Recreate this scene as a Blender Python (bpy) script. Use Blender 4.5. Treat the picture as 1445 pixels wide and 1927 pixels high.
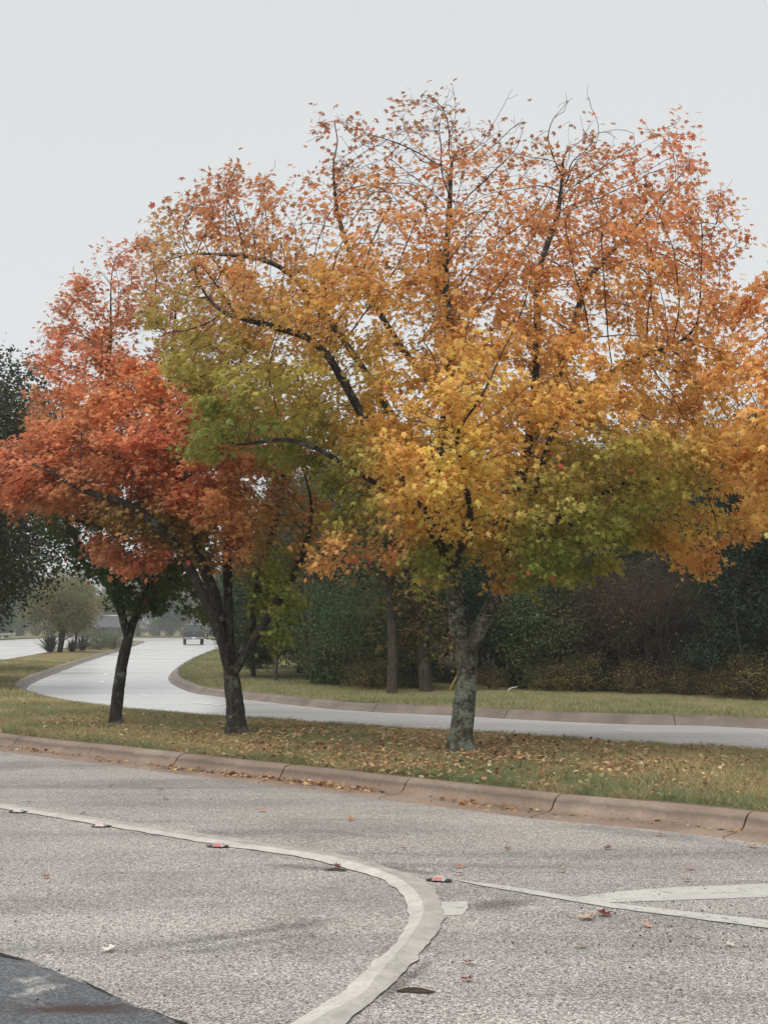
import bpy, math, random
import numpy as np
from mathutils import Vector, noise as mnoise

for o in list(bpy.data.objects):
    bpy.data.objects.remove(o)
SC = bpy.context.scene
COL = SC.collection
rng = np.random.default_rng(7)
random.seed(7)

# ------------------------------------------------------------------ camera
W, H, F = 1445.0, 1927.0, 2300.0
CAM_H = 1.65
PITCH = math.atan((1181.0 - H / 2) / F)
cam_d = bpy.data.cameras.new('camera')
cam = bpy.data.objects.new('camera', cam_d)
COL.objects.link(cam)
cam.location = (0, 0, CAM_H)
cam.rotation_euler = (math.pi / 2 + PITCH, 0, 0)
cam_d.sensor_fit = 'VERTICAL'
cam_d.sensor_height = 24.0
cam_d.sensor_width = 24.0 * W / H
cam_d.lens = 24.0 * F / H
cam_d.clip_start = 0.1
cam_d.clip_end = 3000
SC.camera = cam

# ------------------------------------------------------------------ world: overcast
SUN_EL, SUN_AZ = math.radians(52), math.radians(200)     # azimuth measured clockwise from +Y
world = bpy.data.worlds.new('World')
SC.world = world
world.use_nodes = True
wn, wl = world.node_tree.nodes, world.node_tree.links
wn.clear()
w_out = wn.new('ShaderNodeOutputWorld')
w_bg = wn.new('ShaderNodeBackground')
w_sky = wn.new('ShaderNodeTexSky')
w_sky.sky_type = 'NISHITA'
w_sky.sun_disc = False
w_sky.sun_elevation = SUN_EL
w_sky.sun_rotation = SUN_AZ
w_sky.dust_density = 4.0
w_hs = wn.new('ShaderNodeHueSaturation')
w_hs.inputs['Saturation'].default_value = 0.05
w_hs.inputs['Value'].default_value = 0.65
w_mix = wn.new('ShaderNodeMix')
w_mix.data_type = 'RGBA'
w_mix.inputs['Factor'].default_value = 0.7
wl.new(w_sky.outputs['Color'], w_hs.inputs['Color'])
wl.new(w_hs.outputs['Color'], w_mix.inputs['A'])
w_mix.inputs['B'].default_value = (4.9, 5.06, 5.13, 1)      # the even cloud deck
wl.new(w_mix.outputs['Result'], w_bg.inputs['Color'])
w_bg.inputs['Strength'].default_value = 0.114
wl.new(w_bg.outputs['Background'], w_out.inputs['Surface'])

sun_d = bpy.data.lights.new('sun', 'SUN')
sun_d.energy = 1.5
sun_d.angle = math.radians(50)
sun_d.color = (1.0, 0.97, 0.93)
sun = bpy.data.objects.new('sun', sun_d)
COL.objects.link(sun)
sdir = Vector((math.sin(SUN_AZ) * math.cos(SUN_EL), math.cos(SUN_AZ) * math.cos(SUN_EL), math.sin(SUN_EL)))
sun.rotation_euler = sdir.to_track_quat('Z', 'Y').to_euler()
sun.location = (0, -20, 40)

vs = SC.view_settings
vs.view_transform = 'Standard'
vs.look = 'None'
vs.exposure = 0.68
vs.gamma = 1.0
vs.use_curve_mapping = False
cy = SC.cycles
cy.use_denoising = True
cy.max_bounces = 7
cy.diffuse_bounces = 4
cy.glossy_bounces = 2
cy.transmission_bounces = 4
cy.transparent_max_bounces = 6
cy.volume_bounces = 1
cy.caustics_reflective = False
cy.caustics_refractive = False
cy.use_adaptive_sampling = True
cy.adaptive_threshold = 0.012

# ------------------------------------------------------------------ pixel -> place helpers
def ray(u, v):
    x = (u - W / 2) / F
    zz = -(v - H / 2) / F
    return np.array([x, math.cos(PITCH) - zz * math.sin(PITCH), math.sin(PITCH) + zz * math.cos(PITCH)])
def G(u, v, z=0.0):                       # where the line of sight meets the level z
    r = ray(u, v)
    t = (z - CAM_H) / r[2]
    return np.array([r[0] * t, r[1] * t, z])
def P(u, v, Y):                           # point of the line of sight at distance Y
    r = ray(u, v)
    t = Y / r[1]
    return np.array([r[0] * t, Y, CAM_H + r[2] * t])
def lin(c):
    c = np.asarray(c, float) / 255.0
    return np.where(c <= 0.04045, c / 12.92, ((c + 0.055) / 1.055) ** 2.4)
def catmull(pts, step=0.5):
    pts = [np.asarray(p, float) for p in pts]
    pts = [2 * pts[0] - pts[1]] + pts + [2 * pts[-1] - pts[-2]]
    out = []
    for i in range(1, len(pts) - 2):
        p0, p1, p2, p3 = pts[i - 1:i + 3]
        n = max(1, int(np.linalg.norm(p2 - p1) / step))
        for k in range(n):
            t = k / n
            out.append(0.5 * ((2 * p1) + (p2 - p0) * t + (2 * p0 - 5 * p1 + 4 * p2 - p3) * t * t + (3 * p1 - p0 - 3 * p2 + p3) * t ** 3))
    out.append(pts[-2])
    return np.array(out)
def resample(pts, n):
    pts = np.asarray(pts)
    s = np.concatenate([[0], np.cumsum(np.linalg.norm(np.diff(pts, axis=0), axis=1))])
    q = np.linspace(0, s[-1], n)
    return np.stack([np.interp(q, s, pts[:, k]) for k in range(pts.shape[1])], 1)

# ------------------------------------------------------------------ mesh helpers
def mesh_np(name, verts, faces, mat=None, smooth=False, fcol=None):
    """verts (N,3), faces (M,k) -> mesh; fcol (M,3) face colours."""
    me = bpy.data.meshes.new(name)
    verts = np.ascontiguousarray(verts, dtype=np.float32)
    faces = np.ascontiguousarray(faces, dtype=np.int32)
    m, k = faces.shape
    me.vertices.add(len(verts))
    me.vertices.foreach_set('co', verts.ravel())
    me.loops.add(m * k)
    me.loops.foreach_set('vertex_index', faces.ravel())
    me.polygons.add(m)
    me.polygons.foreach_set('loop_start', np.arange(0, m * k, k, dtype=np.int32))
    me.polygons.foreach_set('loop_total', np.full(m, k, dtype=np.int32))
    me.polygons.foreach_set('use_smooth', np.full(m, smooth, dtype=bool))
    if fcol is not None:
        a = me.attributes.new('tint', 'FLOAT_COLOR', 'FACE')
        c = np.ones((m, 4), np.float32)
        c[:, :3] = fcol
        a.data.foreach_set('color', c.ravel())
    me.update(calc_edges=True)
    if mat:
        me.materials.append(mat)
    return me
class MB:
    """collects polygons of any size into one mesh"""
    def __init__(s):
        s.v, s.f = [], []
    def add(s, verts, faces):
        b = len(s.v)
        s.v += [tuple(map(float, p)) for p in verts]
        s.f += [tuple(i + b for i in f) for f in faces]
        return s
    def box(s, c, d, rz=0.0, taper=(1, 1)):
        hx, hy, hz = d[0] / 2, d[1] / 2, d[2] / 2
        vs_ = []
        for sz in (-1, 1):
            tx, ty = taper if sz > 0 else (1, 1)
            for sx, sy in ((-1, -1), (1, -1), (1, 1), (-1, 1)):
                x, y = sx * hx * tx, sy * hy * ty
                vs_.append((c[0] + x * math.cos(rz) - y * math.sin(rz), c[1] + x * math.sin(rz) + y * math.cos(rz), c[2] + sz * hz))
        return s.add(vs_, [(0, 3, 2, 1), (4, 5, 6, 7), (0, 1, 5, 4), (1, 2, 6, 5), (2, 3, 7, 6), (3, 0, 4, 7)])
    def tube(s, pts, radii, sides=6, cap=True):
        pts = [np.asarray(p, float) for p in pts]
        v, f = [], []
        n = None
        for i, p in enumerate(pts):
            t = pts[min(i + 1, len(pts) - 1)] - pts[max(i - 1, 0)]
            t = t / (np.linalg.norm(t) + 1e-9)
            if n is None:
                n = np.cross(t, [0.3, 1, 0.2]); n /= np.linalg.norm(n)
            else:
                n = n - t * n.dot(t); n /= np.linalg.norm(n) + 1e-9
            b = np.cross(t, n)
            for k in range(sides):
                a = 2 * math.pi * k / sides
                v.append(p + radii[i] * (math.cos(a) * n + math.sin(a) * b))
        for i in range(len(pts) - 1):
            for k in range(sides):
                k2 = (k + 1) % sides
                f.append((i * sides + k, i * sides + k2, (i + 1) * sides + k2, (i + 1) * sides + k))
        if cap:
            f.append(tuple(range(sides))[::-1])
            f.append(tuple((len(pts) - 1) * sides + k for k in range(sides)))
        return s.add(v, f)
    def lathe(s, c, axis, prof, sides=16):
        """prof: list of (along axis, radius)"""
        ax = np.asarray(axis, float); ax /= np.linalg.norm(ax)
        n = np.cross(ax, [0, 0, 1] if abs(ax[2]) < .9 else [1, 0, 0]); n /= np.linalg.norm(n)
        b = np.cross(ax, n)
        v, f = [], []
        for h_, r in prof:
            for k in range(sides):
                a = 2 * math.pi * k / sides
                v.append(np.asarray(c) + ax * h_ + r * (math.cos(a) * n + math.sin(a) * b))
        for i in range(len(prof) - 1):
            for k in range(sides):
                k2 = (k + 1) % sides
                f.append((i * sides + k, i * sides + k2, (i + 1) * sides + k2, (i + 1) * sides + k))
        f.append(tuple(range(sides))[::-1]); f.append(tuple((len(prof) - 1) * sides + k for k in range(sides)))
        return s.add(v, f)
    def mesh(s, name, mat=None, smooth=False):
        me = bpy.data.meshes.new(name)
        me.from_pydata(s.v, [], s.f)
        me.update()
        if smooth:
            for p in me.polygons:
                p.use_smooth = True
        if mat:
            me.materials.append(mat)
        return me
def link(name, data, parent=None, **props):
    o = bpy.data.objects.new(name, data)
    COL.objects.link(o)
    if parent:
        o.parent = parent
    for k, v in props.items():
        o[k] = v
    return o
def thing(name, label, category, loc=(0, 0, 0), rz=0.0, group=None):
    o = link(name, None, None, label=label, category=category)
    o.location = loc
    o.rotation_euler = (0, 0, rz)
    o.empty_display_size = 0.3
    if group:
        o['group'] = group
    return o
def dup(root, loc, rz, scale, label, group=None):
    r = root.copy(); COL.objects.link(r)
    r.location = loc; r.rotation_euler = (0, 0, rz); r.scale = (scale, scale, scale) if not hasattr(scale, '__len__') else scale
    r['label'] = label
    if group:
        r['group'] = group
    elif 'group' in r:
        del r['group']
    for ch in root.children:
        c = ch.copy(); COL.objects.link(c); c.parent = r
        for g in ch.children:
            d = g.copy(); COL.objects.link(d); d.parent = c
    return r

# ------------------------------------------------------------------ material helpers
class NT:
    def __init__(s, name):
        s.m = bpy.data.materials.new(name)
        s.m.use_nodes = True
        s.n, s.l = s.m.node_tree.nodes, s.m.node_tree.links
        s.n.clear()
        s.out = s.n.new('ShaderNodeOutputMaterial')
        s.tc = s.n.new('ShaderNodeTexCoord')
    def node(s, t, **kw):
        nd = s.n.new('ShaderNode' + t)
        for k, v in kw.items():
            setattr(nd, k, v)
        return nd
    def set(s, sock, v):
        if isinstance(v, bpy.types.NodeSocket):
            s.l.new(v, sock)
        elif hasattr(v, '__len__'):
            v = list(v)
            sock.default_value = v + [1.0] if len(v) == 3 and sock.type == 'RGBA' else v
        else:
            sock.default_value = v
    def map(s, scale=(1, 1, 1), rz=0.0, coord='Object'):
        mp = s.node('Mapping')
        s.l.new(s.tc.outputs[coord], mp.inputs['Vector'])
        mp.inputs['Rotation'].default_value = (0, 0, rz)
        mp.inputs['Scale'].default_value = scale
        return mp.outputs['Vector']
    def noise(s, scale, detail=3.0, rough=0.55, vec=None, out='Fac'):
        nd = s.node('TexNoise')
        s.l.new(vec if vec is not None else s.tc.outputs['Object'], nd.inputs['Vector'])
        nd.inputs['Scale'].default_value = scale
        nd.inputs['Detail'].default_value = detail
        nd.inputs['Roughness'].default_value = rough
        return nd.outputs[out]
    def voro(s, scale, vec=None, out='Color', feature='F1'):
        nd = s.node('TexVoronoi', feature=feature)
        s.l.new(vec if vec is not None else s.tc.outputs['Object'], nd.inputs['Vector'])
        nd.inputs['Scale'].default_value = scale
        return nd.outputs[out]
    def ramp(s, fac, stops, interp='LINEAR'):
        nd = s.node('ValToRGB')
        nd.color_ramp.interpolation = interp
        e = nd.color_ramp.elements
        while len(e) < len(stops):
            e.new(0.5)
        for el, (p, c) in zip(e, stops):
            el.position = p
            if not hasattr(c, '__len__'):
                c = (c, c, c)
            el.color = (*c, 1.0)
        s.set(nd.inputs['Fac'], fac)
        return nd.outputs['Color']
    def mix(s, fac, a, b, blend='MIX'):
        nd = s.node('Mix', data_type='RGBA', blend_type=blend)
        s.set(nd.inputs[0], fac); s.set(nd.inputs[6], a); s.set(nd.inputs[7], b)
        return nd.outputs[2]
    def math(s, op, a, b=0.0):
        nd = s.node('Math', operation=op)
        s.set(nd.inputs[0], a); s.set(nd.inputs[1], b)
        return nd.outputs[0]
    def bump(s, height, strength=0.5, dist=0.01):
        nd = s.node('Bump')
        s.set(nd.inputs['Height'], height)
        nd.inputs['Strength'].default_value = strength
        nd.inputs['Distance'].default_value = dist
        return nd.outputs['Normal']
    def bsdf(s, color, rough=0.8, normal=None, spec=0.5, metal=0.0):
        nd = s.node('BsdfPrincipled')
        s.set(nd.inputs['Base Color'], color)
        s.set(nd.inputs['Roughness'], rough)
        s.set(nd.inputs['Specular IOR Level'], spec)
        s.set(nd.inputs['Metallic'], metal)
        if normal is not None:
            s.l.new(normal, nd.inputs['Normal'])
        return nd.outputs[0]
    def done(s, shader):
        s.l.new(shader, s.out.inputs['Surface'])
        return s.m
def plain(name, col, rough=0.6, spec=0.5, metal=0.0, var=0.15, scale=30.0):
    n = NT(name)
    c = np.asarray(col, float)
    f = n.noise(scale, 4)
    return n.done(n.bsdf(n.ramp(f, [(0.3, c * (1 - var)), (0.7, c * (1 + var))]), rough, None, spec, metal))
def leaf_material(name, source, trans=0.35, rough=0.55, spec=0.35):
    n = NT(name)
    if source == 'tint':
        a = n.node('Attribute', attribute_name='tint'); col = a.outputs['Color']
    else:
        a = n.node('ObjectInfo'); col = a.outputs['Color']
    d = n.bsdf(col, rough, None, spec)
    t = n.node('BsdfTranslucent'); n.set(t.inputs['Color'], col)
    mx = n.node('MixShader'); mx.inputs[0].default_value = trans
    n.l.new(d, mx.inputs[1]); n.l.new(t.outputs[0], mx.inputs[2])
    return n.done(mx.outputs[0])

KDIR = math.atan2(7.6, -8.6)          # heading of the kerb line near the camera

def road_material():
    n = NT('chip_seal_asphalt')
    cell = n.voro(125.0)
    sep = n.node('SeparateColor'); n.l.new(cell, sep.inputs[0])
    stone = n.ramp(sep.outputs[0], [(0.0, (0.07, 0.066, 0.064)), (0.16, (0.17, 0.16, 0.152)), (0.42, (0.33, 0.308, 0.29)), (0.75, (0.45, 0.42, 0.392)), (1.0, (0.76, 0.72, 0.68))])
    fine = n.noise(220.0, 2)
    stone = n.mix(0.55, stone, n.ramp(fine, [(0.3, 0.28), (0.7, 0.72)]), 'OVERLAY')
    # wear along the lanes, oil and tyre marks
    vec = n.map((0.16, 1.3, 1), -KDIR)
    lane = n.noise(1.0, 4, 0.6, vec)
    stone = n.mix(1.0, stone, n.ramp(lane, [(0.30, (0.66, 0.66, 0.68)), (0.52, (1.0, 1.0, 1.0)), (0.75, (1.1, 1.09, 1.07))]), 'MULTIPLY')
    blot = n.noise(0.55, 5, 0.6)
    stone = n.mix(1.0, stone, n.ramp(blot, [(0.30, (0.78, 0.76, 0.75)), (0.5, (0.99, 0.99, 0.99)), (0.7, (1.1, 1.09, 1.08))]), 'MULTIPLY')
    vec2 = n.map((0.35, 3.2, 1), -0.55)
    streak = n.noise(1.0, 3, 0.5, vec2)
    stone = n.mix(1.0, stone, n.ramp(streak, [(0.28, (0.72, 0.71, 0.72)), (0.40, (1, 1, 1)), (1, (1, 1, 1))]), 'MULTIPLY')
    for cu, cv_, eu, ev, wd, col, amt in ((470, 1626, 700, 1640, .10, (.50, .44, .42), .75), (200, 1795, 730, 1716, .10, (.50, .50, .51), .75), (230, 1812, 640, 1750, .07, (.55, .55, .56), .6), (860, 1715, 1010, 1690, .17, (.42, .41, .41), .9), (690, 1625, 840, 1650, .09, (.45, .44, .43), .8),  # stains and tyre streaks; two entries only darken asphalt along the strip's outer edge
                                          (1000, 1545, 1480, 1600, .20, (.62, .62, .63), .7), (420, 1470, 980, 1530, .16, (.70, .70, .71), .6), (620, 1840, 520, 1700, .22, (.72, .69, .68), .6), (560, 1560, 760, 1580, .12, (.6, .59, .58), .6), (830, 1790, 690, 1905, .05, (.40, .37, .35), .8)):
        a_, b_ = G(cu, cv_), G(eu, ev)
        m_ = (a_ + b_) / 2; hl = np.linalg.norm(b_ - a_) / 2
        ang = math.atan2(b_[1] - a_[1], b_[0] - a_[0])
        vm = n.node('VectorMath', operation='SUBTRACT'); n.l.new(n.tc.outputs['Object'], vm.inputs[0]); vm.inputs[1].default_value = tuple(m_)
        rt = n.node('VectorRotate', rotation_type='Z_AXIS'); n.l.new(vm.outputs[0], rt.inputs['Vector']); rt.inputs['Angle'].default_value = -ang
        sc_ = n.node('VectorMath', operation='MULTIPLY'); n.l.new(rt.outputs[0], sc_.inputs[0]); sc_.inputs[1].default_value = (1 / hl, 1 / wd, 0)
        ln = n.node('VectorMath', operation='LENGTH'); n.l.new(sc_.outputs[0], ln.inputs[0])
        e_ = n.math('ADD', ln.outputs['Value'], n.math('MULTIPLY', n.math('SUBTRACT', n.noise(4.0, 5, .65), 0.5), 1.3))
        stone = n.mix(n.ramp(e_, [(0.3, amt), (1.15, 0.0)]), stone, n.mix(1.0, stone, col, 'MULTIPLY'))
    hgt = n.mix(0.5, sep.outputs[0], fine)
    nor = n.bump(hgt, 0.45, 0.004)
    rough = n.ramp(n.noise(0.8, 4), [(0.3, 0.40), (0.7, 0.62)])
    return n.done(n.bsdf(stone, rough, nor, 0.5))
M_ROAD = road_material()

def patch_material():
    n = NT('dark_patch_asphalt')
    cell = n.voro(110.0)
    sep = n.node('SeparateColor'); n.l.new(cell, sep.inputs[0])
    base = n.ramp(sep.outputs[0], [(0.0, (0.055, 0.060, 0.066)), (0.6, (0.10, 0.107, 0.115)), (1.0, (0.19, 0.20, 0.21))])
    worn = n.ramp(n.noise(2.3, 6, 0.62), [(0.60, 0.0), (0.66, 1.0)])
    light = n.ramp(sep.outputs[1], [(0.0, (0.12, 0.115, 0.11)), (1.0, (0.42, 0.41, 0.38))])
    c = n.mix(worn, base, light)
    big = n.noise(1.1, 4, 0.6)
    c = n.mix(1.0, c, n.ramp(big, [(0.3, 0.75), (0.7, 1.2)]), 'MULTIPLY')
    # a rust-brown spill with its own shape
    mp = n.node('Mapping'); n.l.new(n.tc.outputs['Object'], mp.inputs['Vector'])
    g0 = G(150, 1900)
    mp.inputs['Location'].default_value = (0, 0, 0)
    vm = n.node('VectorMath', operation='SUBTRACT'); n.l.new(n.tc.outputs['Object'], vm.inputs[0]); vm.inputs[1].default_value = tuple(g0)
    mp2 = n.node('Mapping'); n.l.new(vm.outputs[0], mp2.inputs['Vector'])
    mp2.inputs['Rotation'].default_value = (0, 0, -math.radians(52)); mp2.inputs['Scale'].default_value = (2.2, 9.0, 1)
    ln = n.node('VectorMath', operation='LENGTH'); n.l.new(mp2.outputs[0], ln.inputs[0])
    s_ = n.math('ADD', ln.outputs['Value'], n.math('MULTIPLY', n.math('SUBTRACT', n.noise(14.0, 4), 0.5), 1.1))
    c = n.mix(n.ramp(s_, [(0.25, 0.85), (0.95, 0.0)]), c, (0.045, 0.022, 0.018))
    return n.done(n.bsdf(c, 0.55, n.bump(sep.outputs[0], 0.3, 0.003), 0.5))
M_PATCH = patch_material()

def paint_material(name, base, wear=0.5, scale=9.0):
    n = NT(name)
    f = n.noise(scale, 6, 0.7)
    f2 = n.noise(70.0, 3, 0.6)
    ff = n.mix(0.4, f, f2)
    c = n.ramp(n.noise(3.0, 5), [(0.3, np.array(base) * 0.82), (0.7, base)])
    g = n.mix(n.ramp(n.noise(26.0, 5, 0.7), [(0.55, 0.0), (0.72, 0.55)]), c, np.array(base) * 0.45)
    sh = n.bsdf(g, 0.65, n.bump(f2, 0.3, 0.003), 0.4)
    tr = n.node('BsdfTransparent')
    mx = n.node('MixShader')
    n.l.new(n.ramp(ff, [(wear - 0.05, 0.0), (wear + 0.05, 1.0)]), mx.inputs[0])
    n.l.new(tr.outputs[0], mx.inputs[1]); n.l.new(sh, mx.inputs[2])
    return n.done(mx.outputs[0])
M_PAINT = paint_material('worn_white_road_paint', (0.56, 0.55, 0.51), 0.40)
M_LANE = paint_material('lane_dash_paint', (0.80, 0.80, 0.78), 0.25)
M_STRIP = None
def strip_material(name, a, b):
    n = NT(name)
    c = n.ramp(n.noise(5.0, 6, 0.65), [(0.3, a), (0.7, b)])
    c = n.mix(n.ramp(n.noise(38.0, 5, 0.7), [(0.5, 0.0), (0.75, 0.6)]), c, np.array(a) * 0.5)
    return n.done(n.bsdf(c, 0.7, n.bump(n.noise(90.0, 4), 0.5, 0.004), 0.4))
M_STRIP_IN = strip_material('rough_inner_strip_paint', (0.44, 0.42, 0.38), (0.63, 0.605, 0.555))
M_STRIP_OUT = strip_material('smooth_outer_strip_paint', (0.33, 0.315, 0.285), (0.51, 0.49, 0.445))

def kerb_material():
    n = NT('stained_kerb_concrete')
    c = n.ramp(n.noise(1.3, 5), [(0.3, (0.205, 0.152, 0.117)), (0.55, (0.27, 0.205, 0.16)), (0.75, (0.345, 0.275, 0.22))])
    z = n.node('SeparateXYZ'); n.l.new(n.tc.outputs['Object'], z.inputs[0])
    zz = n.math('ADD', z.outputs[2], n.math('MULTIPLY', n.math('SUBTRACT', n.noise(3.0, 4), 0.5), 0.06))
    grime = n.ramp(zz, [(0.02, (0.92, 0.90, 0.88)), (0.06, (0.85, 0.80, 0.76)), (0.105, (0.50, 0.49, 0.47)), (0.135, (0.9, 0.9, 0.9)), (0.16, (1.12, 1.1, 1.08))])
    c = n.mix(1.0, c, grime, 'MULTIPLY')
    c = n.mix(1.0, c, n.ramp(n.noise(28.0, 5, 0.65), [(0.3, 0.8), (0.7, 1.15)]), 'MULTIPLY')
    c = n.mix(n.ramp(n.noise(4.5, 6, 0.7), [(0.62, 0.0), (0.72, 0.6)]), c, (0.42, 0.38, 0.33))
    return n.done(n.bsdf(c, 0.6, n.bump(n.noise(120.0, 3), 0.3, 0.003), 0.45))
M_KERB = kerb_material()
def far_kerb_material():
    n = NT('far_kerb_concrete')
    c = n.ramp(n.noise(2.0, 5), [(0.3, (0.13, 0.10, 0.08)), (0.7, (0.25, 0.20, 0.16))])
    return n.done(n.bsdf(c, 0.55, None, 0.5))
M_KERB_FAR = far_kerb_material()

def grass_soil(name, cols):
    n = NT(name)
    f = n.mix(0.5, n.noise(1.4, 5), n.noise(0.35, 3))
    c = n.ramp(f, [(0.32, cols[0]), (0.48, cols[1]), (0.62, cols[2])])
    c = n.mix(1.0, c, n.ramp(n.noise(45.0, 5, 0.7), [(0.3, 0.55), (0.7, 1.35)]), 'MULTIPLY')
    return n.done(n.bsdf(c, 0.95, n.bump(n.noise(60.0, 4), 0.8, 0.02), 0.1))
M_SOIL = grass_soil('dormant_turf', [(0.13, 0.13, 0.06), (0.20, 0.165, 0.08), (0.27, 0.205, 0.10)])
M_VERGE = grass_soil('green_turf', [(0.15, 0.165, 0.07), (0.21, 0.205, 0.095), (0.26, 0.22, 0.11)])
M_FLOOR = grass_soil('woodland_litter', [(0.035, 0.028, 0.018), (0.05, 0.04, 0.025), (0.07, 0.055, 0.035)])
M_TINT = leaf_material('foliage', 'tint', 0.47)
M_LEAFOBJ = leaf_material('single_leaf', 'object', 0.47)
M_GRASS = leaf_material('grass_blades', 'tint', 0.25, 0.7, 0.2)
M_LITTER = leaf_material('dry_leaves', 'tint', 0.12, 0.7, 0.25)

def bark_material(name, dark, mid, lichen, lich=0.5, streak=0.0):
    n = NT(name)
    vec = n.map((1, 1, 0.35))
    f = n.noise(18.0, 6, 0.7, vec)
    c = n.ramp(f, [(0.35, dark), (0.65, mid)])
    l1 = n.ramp(n.noise(7.5, 6, 0.72), [(0.64 - 0.28 * lich, 0.0), (0.74 - 0.28 * lich, 1.0)])
    if streak > 0:
        zl = n.node('SeparateXYZ'); n.l.new(n.tc.outputs['Object'], zl.inputs[0])
        l1 = n.math('MULTIPLY', l1, n.ramp(n.math('MULTIPLY', zl.outputs[2], 0.25), [(0.42, 1.0), (0.62, 0.12)]))
    c = n.mix(l1, c, n.ramp(n.noise(45.0, 4), [(0.35, np.array(lichen) * 0.55), (0.65, lichen)]))
    if streak > 0:
        v2 = n.map((2.2, 2.2, 14.0))
        s_ = n.ramp(n.noise(3.0, 5, 0.65, v2), [(0.60, 0.0), (0.66, streak)])
        z = n.node('SeparateXYZ'); n.l.new(n.tc.outputs['Object'], z.inputs[0])
        s_ = n.math('MULTIPLY', s_, n.ramp(n.math('MULTIPLY', z.outputs[2], 0.25), [(0.30, 0.0), (0.36, 1.0), (0.55, 1.0), (0.7, 0.0)]))
        c = n.mix(s_, c, (0.40, 0.36, 0.31))
        holes = n.ramp(n.voro(11.0, n.map((1, 1, 0.6)), 'Distance'), [(0.13, 1.0), (0.17, 0.0)])
        c = n.mix(n.math('MULTIPLY', holes, n.ramp(n.noise(2.5, 2), [(0.5, 0.0), (0.55, 1.0)])), c, (0.008, 0.008, 0.008))
    nor = n.bump(n.mix(0.5, f, n.noise(60.0, 4, 0.7, vec)), 0.9, 0.02)
    return n.done(n.bsdf(c, 0.85, nor, 0.25))
M_BARK1 = bark_material('lichened_bark', (0.022, 0.020, 0.017), (0.10, 0.092, 0.07), (0.22, 0.25, 0.20), 0.62, 0.85)
M_BARK2 = bark_material('dark_wet_bark', (0.012, 0.011, 0.010), (0.055, 0.048, 0.038), (0.16, 0.17, 0.14), 0.36)
M_BARK3 = bark_material('grey_brown_bark', (0.025, 0.020, 0.016), (0.085, 0.07, 0.055), (0.11, 0.10, 0.085), 0.25)
M_TWIG = plain('twig_bark', (0.060, 0.044, 0.036), 0.85, 0.2)
M_TWIGG = plain('grey_twig_bark', (0.085, 0.072, 0.062), 0.85, 0.2)

# ------------------------------------------------------------------ ground, roads, kerbs
def sheet(name, corners, z, mat, **props):
    me = MB().add([(x, y, z) for x, y in corners], [tuple(range(len(corners)))]).mesh(name, mat)
    return link(name, me, **props)
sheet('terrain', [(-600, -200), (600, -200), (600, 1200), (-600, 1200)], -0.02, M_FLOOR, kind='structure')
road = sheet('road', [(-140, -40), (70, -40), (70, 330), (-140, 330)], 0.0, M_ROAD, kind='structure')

KZ = 0.15
def far_road_material():
    n = NT('damp_worn_asphalt')
    vec = n.map((0.10, 0.9, 1), -KDIR)
    c = n.ramp(n.noise(1.0, 5, 0.6, vec), [(0.3, (0.46, 0.455, 0.445)), (0.7, (0.60, 0.595, 0.58))])
    c = n.mix(1.0, c, n.ramp(n.noise(30.0, 4, 0.7), [(0.3, 0.88), (0.7, 1.1)]), 'MULTIPLY')
    r = n.ramp(n.noise(0.7, 4, 0.6, vec), [(0.3, 0.20), (0.7, 0.36)])
    return n.done(n.bsdf(c, r, None, 0.6))
M_FROAD = far_road_material()
near_edge = catmull([(13.5, -2.0, KZ), (7.2, 5.6, KZ)] + [G(u, v, KZ) for u, v in ((1445, 1528), (1100, 1497), (830, 1468), (640, 1447), (440, 1427), (220, 1403), (0, 1378))]
                    + [(-9, 21.7, KZ), (-12.3, 27.8, KZ), (-14.8, 36, KZ), (-16.2, 46, KZ), (-17.6, 56, KZ), (-20.4, 73.7, KZ), (-25, 98, KZ), (-30.6, 128, KZ), (-32.5, 145, KZ)], 0.35)
far_edge = catmull([(15, 5.2, KZ), (9.3, 11.0, KZ)] + [G(u, v, KZ) for u, v in ((1445, 1412), (1200, 1400), (1000, 1385), (700, 1368), (470, 1352), (300, 1340), (200, 1330), (100, 1315), (45, 1300), (25, 1290), (45, 1275), (100, 1256), (160, 1237), (230, 1218), (268, 1206))], 0.35)
verge_edge = catmull([(19, 8.5, KZ), (12, 14.5, KZ)] + [G(u, v, KZ) for u, v in ((1445, 1352), (1200, 1345), (1000, 1337), (890, 1331), (700, 1323), (600, 1315), (500, 1305), (430, 1298), (392, 1293), (369, 1287), (347, 1278), (337, 1269), (340, 1259), (351, 1249), (374, 1236), (400, 1225), (425, 1215))]
                     + [(-17.5, 135, KZ), (-25, 175, KZ), (-38, 235, KZ), (-60, 320, KZ)], 0.4)
left_edge = catmull([(-40, 4, KZ), (-27, 22, KZ), (-24.5, 40, KZ), (-26.5, 60, KZ), (-30.5, 80, KZ), (-36, 102, KZ), (-43, 127, KZ), (-48.5, 150, KZ), (-51.5, 172, KZ), (-53, 195, KZ), (-53.5, 211, KZ)], 0.5)

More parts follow.
